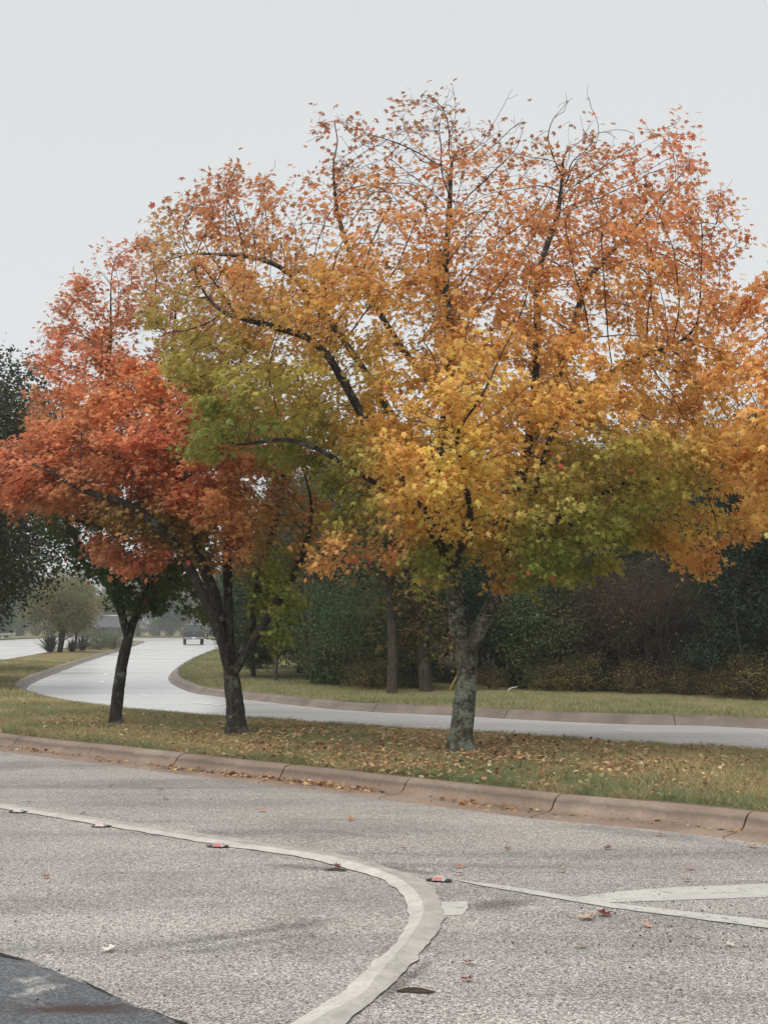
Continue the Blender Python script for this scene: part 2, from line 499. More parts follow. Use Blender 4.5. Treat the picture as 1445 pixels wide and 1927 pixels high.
def bumpz(x, y, s=0.5, a=0.05):
    return a * mnoise.noise(Vector((x * s, y * s, 3.1)))
def idx0(path, p):
    return int(np.argmin(np.linalg.norm(path[:, :2] - np.asarray(p)[:2], axis=1)))
def strip_mesh(name, a, b, n, k, crown, mat, uneven=True):
    a, b = resample(a, n), resample(b, n)
    vs_ = []
    for i in range(n):
        for j in range(k + 1):
            t = j / k
            p = a[i] * (1 - t) + b[i] * t
            e = min(1.0, 4 * t * (1 - t))
            p[2] += crown * e + (e * bumpz(p[0], p[1]) if uneven else 0.0)
            vs_.append(p)
    fs = [(i * (k + 1) + j, i * (k + 1) + j + 1, (i + 1) * (k + 1) + j + 1, (i + 1) * (k + 1) + j) for i in range(n - 1) for j in range(k)]
    return mesh_np(name, np.array(vs_), np.array(fs), mat, True)
median = link('median_lawn', strip_mesh('median_lawn', near_edge, far_edge, 200, 12, 0.05, M_SOIL), kind='structure')
verge_out = verge_edge + np.array([70, 30, 0.0])
verge_mid = resample(verge_edge, 160) + np.array([3.9, 4.2, 0.06])
verge = link('verge_lawn', strip_mesh('verge_lawn', verge_edge, verge_mid, 160, 8, 0.03, M_VERGE), kind='structure')
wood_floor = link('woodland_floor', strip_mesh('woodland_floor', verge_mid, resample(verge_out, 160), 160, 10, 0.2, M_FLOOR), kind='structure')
left_verge = link('left_verge_lawn', strip_mesh('left_verge_lawn', left_edge, left_edge + np.array([-70, 30, 0.0]), 120, 8, 0.1, M_VERGE), kind='structure')

link('far_road', strip_mesh('far_road', far_edge[:, :] * np.array([1, 1, 0]) + np.array([0, 0, 0.004]), verge_edge[:idx0(verge_edge, (-26, 180))] * np.array([1, 1, 0]) + np.array([0, 0, 0.004]), 200, 2, 0.0, M_FROAD, False), kind='structure')
def_l = near_edge[idx0(near_edge, (-14.8, 36)):] * np.array([1, 1, 0]) + np.array([0, 0, 0.004])
link('left_road', strip_mesh('left_road', def_l, left_edge[idx0(left_edge, (-24.5, 40)):] * np.array([1, 1, 0]) + np.array([0, 0, 0.004]), 100, 2, 0.0, M_FROAD, False), kind='structure')

def ground_z(x, y):
    """height of the median or verge turf (close enough for planting)"""
    return KZ + 0.045 + bumpz(x, y)

KPROF = [(-0.03, -0.14), (0.0, 0.0), (0.10, 0.004), (0.155, -0.004), (0.195, -0.025), (0.225, -0.062), (0.255, -0.103), (0.295, -0.124), (0.36, -0.131), (0.58, -0.140), (0.595, -0.16)]
def kerb(name, path, side, mat, i0, i1, seg=3.0, rough=0.004, wide=1.0):
    """kerb-and-gutter cast in lengths, joints left open; side=+1: road lies left of the path"""
    root = link(name, None, None, kind='structure')
    s = np.concatenate([[0], np.cumsum(np.linalg.norm(np.diff(path, axis=0), axis=1))])
    s0, s1 = s[i0], s[i1]
    m = max(1, int(round((s1 - s0) / seg)))
    for q in range(m):
        a, b = s0 + (s1 - s0) * q / m + 0.009, s0 + (s1 - s0) * (q + 1) / m - 0.009
        n = max(3, int((b - a) / 0.35))
        qs = np.linspace(a, b, n)
        dz = rng.normal(0, rough)
        vs_, fs = [], []
        for t in qs:
            p = np.array([np.interp(t, s, path[:, k]) for k in range(3)])
            p2 = np.array([np.interp(t + 0.05, s, path[:, k]) for k in range(3)])
            p1 = np.array([np.interp(t - 0.05, s, path[:, k]) for k in range(3)])
            d = p2 - p1; d /= np.linalg.norm(d) + 1e-9
            nr = np.array([-d[1], d[0], 0]) * side
            for o_, z_ in KPROF:
                w = 0.006 * mnoise.noise(Vector((p[0] * 1.3, p[1] * 1.3, o_ * 9)))
                vs_.append(p + nr * ((o_ if o_ < .3 else .3 + (o_ - .3) * wide) + w) + np.array([0, 0, z_ + (dz + w * 0.5 if z_ > -0.13 else 0) + 0.004]))
        k = len(KPROF)
        for i in range(n - 1):
            for j in range(k - 1):
                fs.append((i * k + j, (i + 1) * k + j, (i + 1) * k + j + 1, i * k + j + 1))
        mb = MB().add(vs_, fs)
        mb.add(vs_[:k], [tuple(range(k))]); mb.add(vs_[-k:], [tuple(range(k))[::-1]])
        link('kerb_length', mb.mesh('kerb_length', mat, True), root)
    return root
def idx(path, p):
    return int(np.argmin(np.linalg.norm(path[:, :2] - np.asarray(p)[:2], axis=1)))
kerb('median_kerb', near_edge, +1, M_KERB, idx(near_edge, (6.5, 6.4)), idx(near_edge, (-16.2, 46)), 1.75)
kerb('median_back_kerb', far_edge, -1, M_KERB_FAR, idx(far_edge, (4, 15)), len(far_edge) - 1, 3.0, wide=.12)
kerb('verge_kerb', verge_edge, +1, M_KERB_FAR, idx(verge_edge, (11, 15)), idx(verge_edge, (-17, 130)), 3.0, wide=.12)

# --- painted markings, all flat sheets on the asphalt
def px_poly(name, pts, z, mat, parent, jag=0.0, n=0):
    w = [G(u, v, 0) for u, v in pts]
    if n:
        out = []
        for i in range(len(w)):
            a, b = w[i], w[(i + 1) % len(w)]
            k = max(1, int(np.linalg.norm(b - a) / n))
            for q in range(k):
                out.append(a + (b - a) * q / k + np.append(rng.normal(0, jag, 2), 0))
        w = out
    return link(name, MB().add([(p[0], p[1], z) for p in w], [tuple(range(len(w)))]).mesh(name, mat), parent)
px_poly('gore_wedge_marking', [(1075, 1690), (1170, 1677), (1300, 1669), (1445, 1663), (1560, 1656), (2600, 1610), (2600, 1646), (1560, 1686), (1445, 1689), (1200, 1697), (1120, 1700)], 0.003, M_PAINT, road, 0.004, 0.08)
px_poly('gore_edge_line', [(850, 1656), (920, 1664), (1000, 1676), (1150, 1701), (1445, 1733), (1600, 1750), (2600, 1862), (2600, 1886), (1600, 1768), (1445, 1748), (1150, 1710), (1000, 1684), (910, 1669)], 0.006, M_PAINT, road, 0.004, 0.08)
px_poly('stub_marking', [(822, 1698), (876, 1697), (880, 1709), (871, 1722), (826, 1724)], 0.003, M_PAINT, road, 0.004, 0.05)

# low thick strip of built-up paint that bends round the corner
inner = [(-160, 1497), (0, 1522), (190, 1554), (410, 1591), (560, 1613), (615, 1626), (679, 1643), (726, 1660), (759, 1690), (770, 1726), (759, 1754), (731, 1790), (684, 1831), (651, 1862), (560, 1922), (470, 1975)]
ridge = [(-160, 1491), (0, 1516), (190, 1547), (410, 1583), (560, 1606), (625, 1617), (697, 1638), (755, 1662), (786, 1690), (797, 1719), (783, 1754), (755, 1792), (712, 1842), (681, 1880), (600, 1925), (520, 1980)]
outer = [(-160, 1486), (0, 1511), (190, 1541), (410, 1574), (560, 1597), (640, 1609), (737, 1637), (801, 1661), (826, 1693), (834, 1726), (826, 1754), (803, 1781), (767, 1826), (731, 1862), (655, 1925), (585, 1985)]
sw = link('corner_strip', None, road)
N_ST = 150
ci, cr, co = [resample(catmull([G(u, v) for u, v in q], 0.1), 400) for q in (inner, ridge, outer)]
def strip_between(name, a, b, za, zb, mat, jag_a, jag_b):
    vs_, fs = [], []
    n = len(a)
    for i in range(n):
        ja, jb = jag_a * mnoise.noise(Vector((i * .13, 1, 0))), jag_b * mnoise.noise(Vector((i * .17, 5, 0)))
        d = (b[i] - a[i]); d = d / (np.linalg.norm(d) + 1e-9)
        pa, pb = a[i] + d * ja, b[i] + d * jb
        for t in (0, .33, .66, 1):
            p = pa * (1 - t) + pb * t
            z = za[i] * (1 - t) + zb[i] * t
            vs_.append((p[0], p[1], z + 0.003 * mnoise.noise(Vector((p[0] * 9, p[1] * 9, 0)))))
    for i in range(n - 1):
        for j in range(3):
            fs.append((i * 4 + j, i * 4 + j + 1, i * 4 + 5 + j, i * 4 + 4 + j))
    return link(name, mesh_np(name, np.array(vs_), np.array(fs), mat, True), sw)
fade = np.clip((np.arange(400) / 399 - 0.42) / 0.2, 0, 1)
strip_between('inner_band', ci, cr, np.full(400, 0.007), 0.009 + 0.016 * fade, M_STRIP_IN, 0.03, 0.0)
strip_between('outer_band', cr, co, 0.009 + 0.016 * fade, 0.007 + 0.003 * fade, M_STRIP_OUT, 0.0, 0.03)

# old dark patch of asphalt at the corner
edge = catmull([G(u, v) for u, v in ((-160, 1742), (0, 1797), (70, 1816), (100, 1831), (160, 1851), (230, 1885), (310, 1915), (345, 1930), (480, 1985), (700, 2090))], 0.05)
pts = [(p[0] + rng.normal(0, .008), p[1] + rng.normal(0, .008), 0.004) for p in edge]
pp = link('asphalt_patch', MB().add(pts + [(0.5, 1.0, 0.004), (-8, 1.0, 0.004)], [tuple(range(len(pts) + 2))]).mesh('asphalt_patch', M_PATCH), road)
M_TAR = plain('tar_crack', (0.012, 0.012, 0.013), 0.5)
vs_, fs = [], []
for i, p in enumerate(edge):
    w = 0.002 + 0.035 * max(0, mnoise.noise(Vector((i * .09, 2, 0))) + .12 + .25 * mnoise.noise(Vector((i * .45, 8, 0))))
    j = rng.normal(0, .005)
    vs_ += [(p[0] - .4 * w, p[1] - .7 * w + j, 0.008), (p[0] + .4 * w, p[1] + .7 * w + j, 0.008)]
    if i:
        fs.append((2 * i - 2, 2 * i, 2 * i + 1, 2 * i - 1))
link('tar_seam', MB().add(vs_, fs).mesh('tar_seam', M_TAR), road)

# lane dashes on the far carriageway
dash_path = catmull([G(u, v) for u, v in ((1300, 1381), (1175, 1375), (712, 1350), (388, 1325), (273, 1310), (210, 1295), (192, 1282), (200, 1269), (248, 1245), (284, 1232), (315, 1221), (345, 1211))], 0.2)
ds = np.concatenate([[0], np.cumsum(np.linalg.norm(np.diff(dash_path, axis=0), axis=1))])
for (du, dv), L in zip(((1175, 1375), (712, 1350), (388, 1325), (273, 1310), (194, 1284), (198, 1270), (248, 1245), (284, 1232), (315, 1221)), (.25, .25, 1.2, 1.1, 1.5, 2.0, 2.4, 2.6, 3.0)):
    t = ds[idx(dash_path, G(du, dv))] - L / 2
    q = np.array([[np.interp(x, ds, dash_path[:, k]) for k in range(2)] for x in np.linspace(t, t + L, 6)])
    vs_, fs = [], []
    for i in range(6):
        d = q[min(i + 1, 5)] - q[max(i - 1, 0)]; d /= np.linalg.norm(d)
        nr = np.array([-d[1], d[0]]) * 0.06
        vs_ += [(*(q[i] - nr), 0.009), (*(q[i] + nr), 0.009)]
        if i:
            fs.append((2 * i - 2, 2 * i, 2 * i + 1, 2 * i - 1))
    link('lane_dash', MB().add(vs_, fs).mesh('lane_dash', M_LANE), road)

# ------------------------------------------------------------------ leaf / grass builders
LEAF2D = np.array([(0, .36), (0, 0), (.36, .04), (.22, .27), (.52, .56), (.17, .56), (0, 1.0), (-.17, .56), (-.52, .56), (-.22, .27), (-.36, .04)])
LEAF_F = np.array([(0, i, i + 1 if i < 10 else 1) for i in range(1, 11)])
LEAF_Z = np.array([0.0, .02, -.10, .02, -.16, 0.0, -.14, 0.0, -.16, .02, -.10])
OVAL2D = np.array([(0, 0), (.27, .45), (0, 1.0), (-.27, .45)])
OVAL_F = np.array([(0, 1, 2), (0, 2, 3)])
OVAL_Z = np.array([0, .10, -.08, .10])
def norm(a):
    return a / (np.linalg.norm(a, axis=-1, keepdims=True) + 1e-9)
def leaf_frames(n, pos, outward, up=1.0, rnd=0.7, droop=0.5):
    nrm = norm(np.array([0, 0, up]) + 0.55 * outward + rnd * rng.normal(size=(n, 3)))
    tip = outward * 0.7 + 0.8 * rng.normal(size=(n, 3)) + np.array([0, 0, -droop])
    tip = norm(tip - nrm * (tip * nrm).sum(1, keepdims=True))
    side = np.cross(tip, nrm)
    return side, tip, nrm
def leaf_cloud(pos, side, tip, nrm, size, cols, shape='maple'):
    t2, tf, tz = (LEAF2D, LEAF_F, LEAF_Z) if shape == 'maple' else (OVAL2D, OVAL_F, OVAL_Z)
    n, k = len(pos), len(t2)
    curl = rng.uniform(0.4, 1.8, (n, 1, 1))
    V = pos[:, None, :] + size[:, None, None] * (t2[None, :, 0, None] * side[:, None] + t2[None, :, 1, None] * tip[:, None] + curl * tz[None, :, None] * nrm[:, None])
    Fc = (tf[None] + (np.arange(n) * k)[:, None, None]).reshape(-1, 3)
    return V.reshape(-1, 3), Fc, np.repeat(cols, len(tf), 0)
def blades(x, y, z, h, w, cols, lean=0.6):
    n = len(x)
    a = rng.uniform(0, 2 * np.pi, n)
    b = np.stack([x, y, z], 1)
    d = np.stack([np.cos(a), np.sin(a), np.zeros(n)], 1) * (w / 2)[:, None]
    tipo = np.stack([rng.normal(0, lean, n) * h, rng.normal(0, lean, n) * h, h], 1)
    V = np.stack([b - d, b + d, b + tipo], 1).reshape(-1, 3)
    return V, np.arange(3 * n).reshape(-1, 3), cols
def nz(p, s, off=0.0):
    return np.array([mnoise.noise(Vector((q[0] * s + off, q[1] * s - off, q[2] * s + 7.7))) for q in p])

# ------------------------------------------------------------------ grass and fallen leaves on the lawns
def in_ribbon(a, b, n, i0, i1, pw=1.0):
    A, B = resample(a, 300), resample(b, 300)
    i = i0 + (i1 - i0) * rng.random(n) ** pw
    t = rng.random(n)
    ii = np.clip(i.astype(int), 0, 298); fr = (i - ii)[:, None]
    pa, pb = A[ii] * (1 - fr) + A[ii + 1] * fr, B[ii] * (1 - fr) + B[ii + 1] * fr
    return pa * (1 - t[:, None]) + pb * t[:, None], t
def sm(x, a, b):
    t = np.clip((x - a) / (b - a), 0, 1)
    return t * t * (3 - 2 * t)
A_ = resample(near_edge, 300)
k0 = int(np.argmin(np.linalg.norm(A_[:, :2] - np.array([6.5, 6.4]), axis=1)))
k1 = int(np.argmin(np.linalg.norm(A_[:, :2] - np.array([-9, 21.7]), axis=1)))
k2 = int(np.argmin(np.linalg.norm(A_[:, :2] - np.array([-17.6, 56]), axis=1)))
def mix3(a, b, t):
    return a * (1 - t[:, None]) + b * t[:, None]
def lawn(name, label_, a, b, n, i0, i1, hmin, hmax, w, palette, litter_cols=None):
    p, t = in_ribbon(a, b, n, i0, i1)
    e = np.clip(4 * t * (1 - t), 0, 1)
    q = p.copy()
    n1 = np.array([mnoise.noise(Vector((x * .55, y * .55, 1.0))) for x, y, z in q])
    n2 = np.array([mnoise.noise(Vector((x * 2.3, y * 2.3, 5.0))) for x, y, z in q])
    bz = np.array([bumpz(x, y) for x, y, z in q])
    z = KZ + e * (0.05 + bz) - 0.004
    straw, olive, green, rust = [np.array(c) for c in palette]
    c = mix3(np.tile(straw, (n, 1)), np.tile(olive, (n, 1)), sm(n1 + 0.3 * n2 + rng.normal(0, .18, n), -0.32, 0.15))
    c = mix3(c, np.tile(green, (n, 1)), sm(n1 * .8 + n2 * .5 + rng.normal(0, .16, n), 0.08, 0.42) * 0.9)
    edge_g = np.exp(-t * 18) * 0.7
    c = mix3(c, np.tile(green * 0.8, (n, 1)), np.clip(edge_g * (n2 + .7), 0, 1))
    c = mix3(c, np.tile(rust, (n, 1)), sm(-n2 + rng.normal(0, .25, n), 0.25, 0.6) * 0.7)
    c *= rng.uniform(.65, 1.35, (n, 1))
    h = rng.uniform(hmin, hmax, n) * (1 + 0.5 * n2) * (1 + 0.9 * np.exp(-t * 25))
    V, Fc, cc = blades(q[:, 0], q[:, 1], z, h, np.full(n, w) * rng.uniform(.7, 1.4, n), c, 0.7)
    return link(name, mesh_np(name, V, Fc, M_GRASS, False, cc), None, kind='stuff', label=label_, category='grass')
PAL = [(0.50, 0.41, 0.22), (0.33, 0.31, 0.16), (0.20, 0.26, 0.125), (0.27, 0.17, 0.11)]
lawn('median_grass', 'short dormant grass, straw and green, on the kerbed median under the maples', near_edge, far_edge, 230000, k0, k1, 0.03, 0.075, 0.006, PAL)
lawn('far_median_grass', 'thin grass on the narrow median where the far road bends', near_edge, far_edge, 50000, k1, k2, 0.05, 0.09, 0.016, PAL)
PALV = [(0.33, 0.295, 0.16), (0.27, 0.27, 0.135), (0.18, 0.215, 0.10), (0.18, 0.145, 0.085)]
lawn('verge_grass', 'pale green mown grass strip between the far kerb and the woods', verge_edge, verge_mid, 90000, 0, 90, 0.04, 0.09, 0.012, PALV)

LITTER = lin([(190, 142, 92), (168, 120, 78), (206, 170, 116), (150, 100, 64), (220, 196, 156), (124, 82, 56), (188, 128, 76), (196, 156, 92), (214, 178, 110)])
def litter(name, label_, p, size, z_off, flat=0.35):
    n = len(p)
    nrm = norm(np.array([0, 0, 1.0]) + flat * rng.normal(size=(n, 3)))
    tip = rng.normal(size=(n, 3)); tip = norm(tip - nrm * (tip * nrm).sum(1, keepdims=True))
    side = np.cross(tip, nrm)
    cols = LITTER[rng.integers(0, len(LITTER), n)] * rng.uniform(.6, 1.15, (n, 1))
    cols = cols * .82 + cols.mean(1, keepdims=True) * .18
    pos = p + np.stack([np.zeros(n), np.zeros(n), z_off], 1)
    V, Fc, cc = leaf_cloud(pos, side, tip, nrm, size, cols)
    return link(name, mesh_np(name, V, Fc, M_LITTER, False, cc), None, kind='stuff', label=label_, category='leaves')
# under the maples
tb = [G(865, 1419, KZ + .05), G(445, 1386, KZ + .05), G(215, 1364, KZ + .05)]
p, t = in_ribbon(near_edge, far_edge, 60000, k0, k1)
amt = np.max([am * np.exp(-.8 * (((p[:, 0] - b[0] - ox) / sx) ** 2 + ((p[:, 1] - b[1]) / 2.0) ** 2)) for b, sx, ox, am in ((tb[0], 2.2, -.4, 1.0), (tb[1], 1.7, .5, .42), (tb[2], 1.2, 0, .16))], axis=0)
clump = nz(p, 1.1, 3.0)
keep = rng.random(len(p)) < np.clip(0.9 * amt * (0.75 + 1.1 * clump) + 0.010 * (t > .06), 0, 1)
p, t = p[keep], t[keep]
e = np.clip(4 * t * (1 - t), 0, 1)
p[:, 2] = KZ + e * (0.05 + np.array([bumpz(x, y) for x, y, z in p]))
litter('fallen_leaves', 'tan and orange fallen maple leaves scattered on the median grass', p, rng.uniform(.035, .07, len(p)), rng.uniform(.02, .05, len(p)))
# in the gutter
s_near = np.concatenate([[0], np.cumsum(np.linalg.norm(np.diff(near_edge, axis=0), axis=1))])
sA, sB = s_near[idx(near_edge, (6, 7))], s_near[idx(near_edge, (-6, 18))]
n = 2600
tt = rng.uniform(sA, sB, n)
dens = np.array([0.5 + 0.9 * mnoise.noise(Vector((x * .9, 0, 9))) for x in tt])
px_ = np.stack([np.interp(tt, s_near, near_edge[:, k]) for k in range(3)], 1)
u_like = (px_[:, 0] / px_[:, 1]) * F + W / 2
boost = np.exp(-((u_like - 640) / 260.0) ** 2) * 1.0 + 0.22
keep = rng.random(n) < np.clip(dens * boost, 0, 1)
tt, px_ = tt[keep], px_[keep]
d2 = np.stack([np.interp(tt + .1, s_near, near_edge[:, k]) for k in range(3)], 1) - px_
d2 = norm(d2)
nr = np.stack([-d2[:, 1], d2[:, 0], np.zeros(len(tt))], 1)
off = np.abs(rng.normal(0.0, 0.085, len(tt))) + 0.31
gp = px_ + nr * off[:, None]; gp[:, 2] = 0.022
litter('gutter_leaves', 'drift of dry orange leaves lying in the gutter below the brown kerb', gp, rng.uniform(.035, .075, len(gp)), rng.uniform(0, .02, len(gp)), 0.5)

# ------------------------------------------------------------------ the maples
def inside(poly, x, y):
    r = np.zeros(len(x), bool)
    n = len(poly)
    for i in range(n):
        x1, y1 = poly[i]; x2, y2 = poly[(i + 1) % n]
        c = (y1 > y) != (y2 > y)
        r ^= c & (x < (x2 - x1) * (y - y1) / (y2 - y1 + 1e-12) + x1)
    return r
def edge_dist(poly, x, y):
    d = np.full(len(x), 1e9)
    n = len(poly)
    for i in range(n):
        a, b = np.array(poly[i]), np.array(poly[(i + 1) % n])
        ab = b - a
        t = np.clip(((x - a[0]) * ab[0] + (y - a[1]) * ab[1]) / (ab @ ab + 1e-9), 0, 1)
        d = np.minimum(d, np.hypot(x - a[0] - t * ab[0], y - a[1] - t * ab[1]))
    return d
BIAS_C = np.zeros(3)
def grow(start_pos, start_par, attr, step=0.13, infl=1.3, kill=0.22, iters=140):
    pos = [np.array(p) for p in start_pos]; par = list(start_par)
    attr = attr.copy()
    P0 = np.array(pos)
    near = np.zeros(len(attr), int); nd = np.full(len(attr), 1e9)
    def upd(new_ids):
        nonlocal near, nd
        if not len(new_ids):
            return
        Q = np.array([pos[i] for i in new_ids])
        for c in range(0, len(Q), 400):
            D = np.linalg.norm(attr[:, None] - Q[None, c:c + 400], axis=2)
            j = D.argmin(1); dm = D[np.arange(len(attr)), j]
            b = dm < nd
            nd[b] = dm[b]; near[b] = np.array(new_ids)[c + j[b]]
    upd(list(range(len(pos))))
    nch = {}
    for it in range(iters):
        alive = nd > kill
        attr, near, nd = attr[alive], near[alive], nd[alive]
        if not len(attr):
            break
        act = nd < infl
        if not act.any():
            infl *= 1.3
            if infl > 6:
                break
            continue
        ids = near[act]; dirs = norm(attr[act] - np.array(pos)[ids])
        u_, inv = np.unique(ids, return_inverse=True)
        acc = np.zeros((len(u_), 3)); np.add.at(acc, inv, dirs)
        acc = norm(acc)
        outb = np.array(pos)[u_] - BIAS_C
        pa = np.array(par)[u_]
        mom = np.where((pa >= 0)[:, None], norm(np.array(pos)[u_] - np.array(pos)[np.maximum(pa, 0)]), 0)
        acc = norm(acc + rng.normal(0, 0.07, acc.shape) + 0.16 * norm(outb) + 0.45 * mom + np.array([0, 0, 0.12]))
        new = []
        for i, d in zip(u_, acc):
            if nch.get(i, 0) > 5:
                continue
            q = pos[i] + d * step
            nch[i] = nch.get(i, 0) + 1
            pos.append(q); par.append(int(i)); new.append(len(pos) - 1)
        if not new:
            break
        upd(new)
    return np.array(pos), np.array(par)
def idw(cx, cz, vals, x, z, pw=2.6):
    d = np.hypot(x[:, None] - cx[None], z[:, None] - cz[None]) + 0.05
    w = 1 / d ** pw
    w /= w.sum(1, keepdims=True)
    return w @ vals

def tube_set(chains, pos, rad, mat, name, flare=None, min_sides=3):
    mb = MB()
    for ch in chains:
        p = pos[ch]; r = rad[ch]
        rmax = r.max()
        if rmax > 0.035:
            L = np.concatenate([[0], np.cumsum(np.linalg.norm(np.diff(p, axis=0), axis=1))])
            # smooth the path, then cut fine rings for bark relief
            ps = p.copy()
            for _ in range(2):
                ps[1:-1] = (ps[:-2] + 2 * ps[1:-1] + ps[2:]) / 4
            m = max(4, int(L[-1] / 0.045))
            q = np.linspace(0, L[-1], m)
            ps = np.stack([np.interp(q, L, ps[:, k]) for k in range(3)], 1)
            rs = np.interp(q, L, r)
            sides = 18
            v, f = [], []
            n_ = None
            for i in range(m):
                tg = norm(ps[min(i + 1, m - 1)] - ps[max(i - 1, 0)])
                if n_ is None:
                    n_ = norm(np.cross(tg, [0.3, 1, 0.2]))
                else:
                    n_ = norm(n_ - tg * n_.dot(tg))
                b_ = np.cross(tg, n_)
                for k in range(sides):
                    a = 2 * math.pi * k / sides
                    dr = n_ * math.cos(a) + b_ * math.sin(a)
                    rr = rs[i]
                    s_ = Vector(ps[i] * 4.0 + dr * 0.55)
                    rr *= 1 + 0.13 * mnoise.noise(s_) + 0.07 * mnoise.noise(s_ * 4.3)
                    if flare is not None:
                        hgt = ps[i][2] - flare
                        rr *= 1 + 0.55 * math.exp(-max(hgt, 0) / 0.13) * (1 + 0.5 * math.cos(a * 4 + 1.1))
                    v.append(ps[i] + dr * rr)
            for i in range(m - 1):
                for k in range(sides):
                    k2 = (k + 1) % sides
                    f.append((i * sides + k, i * sides + k2, (i + 1) * sides + k2, (i + 1) * sides + k))
            f.append(tuple((m - 1) * sides + k for k in range(sides)))
            mb.add(v, f)
        else:
            sides = 6 if rmax > 0.014 else (4 if rmax > 0.006 else min_sides)
            mb.tube(p, r, sides, cap=False)
    return mb.mesh(name, mat, True)

def maple(name, label, base, guides, outline, Rdepth, n_attr, n_leaf, cpts, dpts, base_r, bark, leaf_size=(0.055, 0.095),
          view_leaves=300, seed=1, tips=True, group=None, gap=0.0, y_off=0.0, extra_vols=()):
    global rng, BIAS_C
    rng = np.random.default_rng(seed)
    root = thing(name, label, 'tree', base, 0.0, group)
    Y0 = base[1]
    poly = [tuple(P(u, v, Y0)[[0, 2]]) for u, v in outline]
    xs, zs = [q[0] for q in poly], [q[1] for q in poly]
    A = np.zeros((0, 3))
    while len(A) < n_attr:
        m = n_attr * 3
        x = rng.uniform(min(xs), max(xs), m); z = rng.uniform(min(zs), max(zs), m)
        ok = inside(poly, x, z); x, z = x[ok], z[ok]
        e = edge_dist(poly, x, z)
        emax = 1.25
        th = Rdepth * np.sqrt(np.clip(1 - (1 - np.clip(e / emax, 0, 1)) ** 2, 0.01, 1))
        t = rng.uniform(-1, 1, len(x))
        t = np.sign(t) * np.abs(t) ** 0.75
        y = Y0 + y_off + t * th
        # keep the outline as the eye sees it: pull points towards the trunk plane's silhouette
        q = np.stack([x * (1 + (y - Y0) / Y0 * 0.6), y, CAM_H + (z - CAM_H) * (1 + (y - Y0) / Y0 * 0.6)], 1)
        nn = nz(q, 0.95, seed * 3.3)
        pr = np.clip(0.60 + 1.9 * (nn - gap), 0.02, 1)
        q = q[rng.random(len(q)) < pr]
        A = np.concatenate([A, q])
    A = A[:n_attr]
    # trunk and limbs follow the guide lines
    pos, par = [np.array(base) - np.array([0, 0, 0.12])], [-1]
    ends = {}
    gl = [[0]]
    for gname, start, pts_ in guides:
        cur = 0 if start is None else ends[start][0]
        chain = [cur]
        pl = [pos[cur]] + [P(u, v, Y0 + dy) for u, v, dy in pts_]
        sp = catmull(pl, 0.1)
        for q in sp[1:]:
            pos.append(q); par.append(cur); cur = len(pos) - 1; chain.append(cur)
        ends[gname] = (cur, chain)
    n_guide = len(pos)
    BIAS_C = np.array([base[0], base[1], base[2] + 1.2])
    pos, par = grow(pos, par, A)
    N = len(pos)
    # extra fine twigs past the ends
    kids = np.bincount(par[par >= 0], minlength=N)
    if tips:
        tipn = np.where(kids == 0)[0]
        npos, npar = [pos], [par]
        cnt = N
        for i in tipn:
            d = norm(pos[i] - pos[par[i]])
            for _ in range(rng.integers(1, 4)):
                cur, q = i, pos[i]
                dd_ = norm(d + rng.normal(0, .45, 3) + np.array([0, 0, .25]))
                for s_ in range(rng.integers(1, 4)):
                    q = q + dd_ * rng.uniform(.05, .09)
                    npos.append(q[None]); npar.append(np.array([cur])); cur = cnt; cnt += 1
                    dd_ = norm(dd_ + rng.normal(0, .25, 3))
        pos = np.concatenate(npos); par = np.concatenate(npar)
        N = len(pos)
    kids = np.bincount(par[par >= 0], minlength=N)
    ntip = (kids == 0).sum()
    r_tip = 0.0022
    ex = math.log(max(ntip, 2)) / math.log(base_r / r_tip)
    acc = np.zeros(N)
    for i in range(N - 1, -1, -1):
        if kids[i] == 0:
            acc[i] = r_tip ** ex
        if par[i] >= 0:
            acc[par[i]] += acc[i]
    # children are always later than parents, so one backward sweep is enough
    rad = np.maximum(acc, r_tip ** ex) ** (1 / ex)
    gi = np.arange(N) < n_guide
    frac = acc / acc[0]
    rad[gi] = np.maximum(rad[gi], base_r * frac[gi] ** (1 / (2.45 if base_r > .12 and seed == 11 else 2.7)) * np.clip(frac[gi] * 60, .35, 1))
    rad = np.minimum(rad, base_r)
    # chains
    best = np.full(N, -1); br = np.zeros(N)
    for i in range(1, N):
        p_ = par[i]
        if rad[i] > br[p_]:
            br[p_] = rad[i]; best[p_] = i
    starts = [0] + [i for i in range(1, N) if best[par[i]] != i]
    chains = []
    for s0 in starts:
        ch = [s0] if s0 == 0 else [par[s0], s0]
        c = s0
        while best[c] >= 0:
            c = best[c]; ch.append(c)
        chains.append(np.array(ch))
    big = [c for c in chains if rad[c[1:]].max() > 0.022]
    small = [c for c in chains if rad[c[1:]].max() <= 0.022]
    for c in big + small:                       # a side shoot starts at its own thickness
        pass
    def with_own_radius(c):
        return c
    radc = rad.copy()
    trunk_m = None
    off = np.array(base)
    for j, c in enumerate(big):
        r = radc.copy()
        if c[0] != 0:
            r[c[0]] = radc[c[1]] * 1.15
        rr = r[c].copy()
        for _ in range(14):
            rr[1:-1] = (rr[:-2] + 2 * rr[1:-1] + rr[2:]) / 4
        r[c] = rr
        me = tube_set([c], pos - off, r, bark if r[c].max() > .07 else M_BARK2, 'trunk' if c[0] == 0 else 'limb', 0.0 if c[0] == 0 else None)
        link('trunk' if c[0] == 0 else 'limb', me, root)
    r2 = radc.copy()
    mb = MB()
    for c in small:
        rr = radc[c].copy(); rr[0] = rr[1]
        sd = 6 if rr.max() > 0.014 else (4 if rr.max() > 0.006 else 3)
        mb.tube(pos[c] - off, rr, sd, cap=False)
    link('twig_growth', mb.mesh('twig_growth', M_TWIG, True), root, kind='stuff')
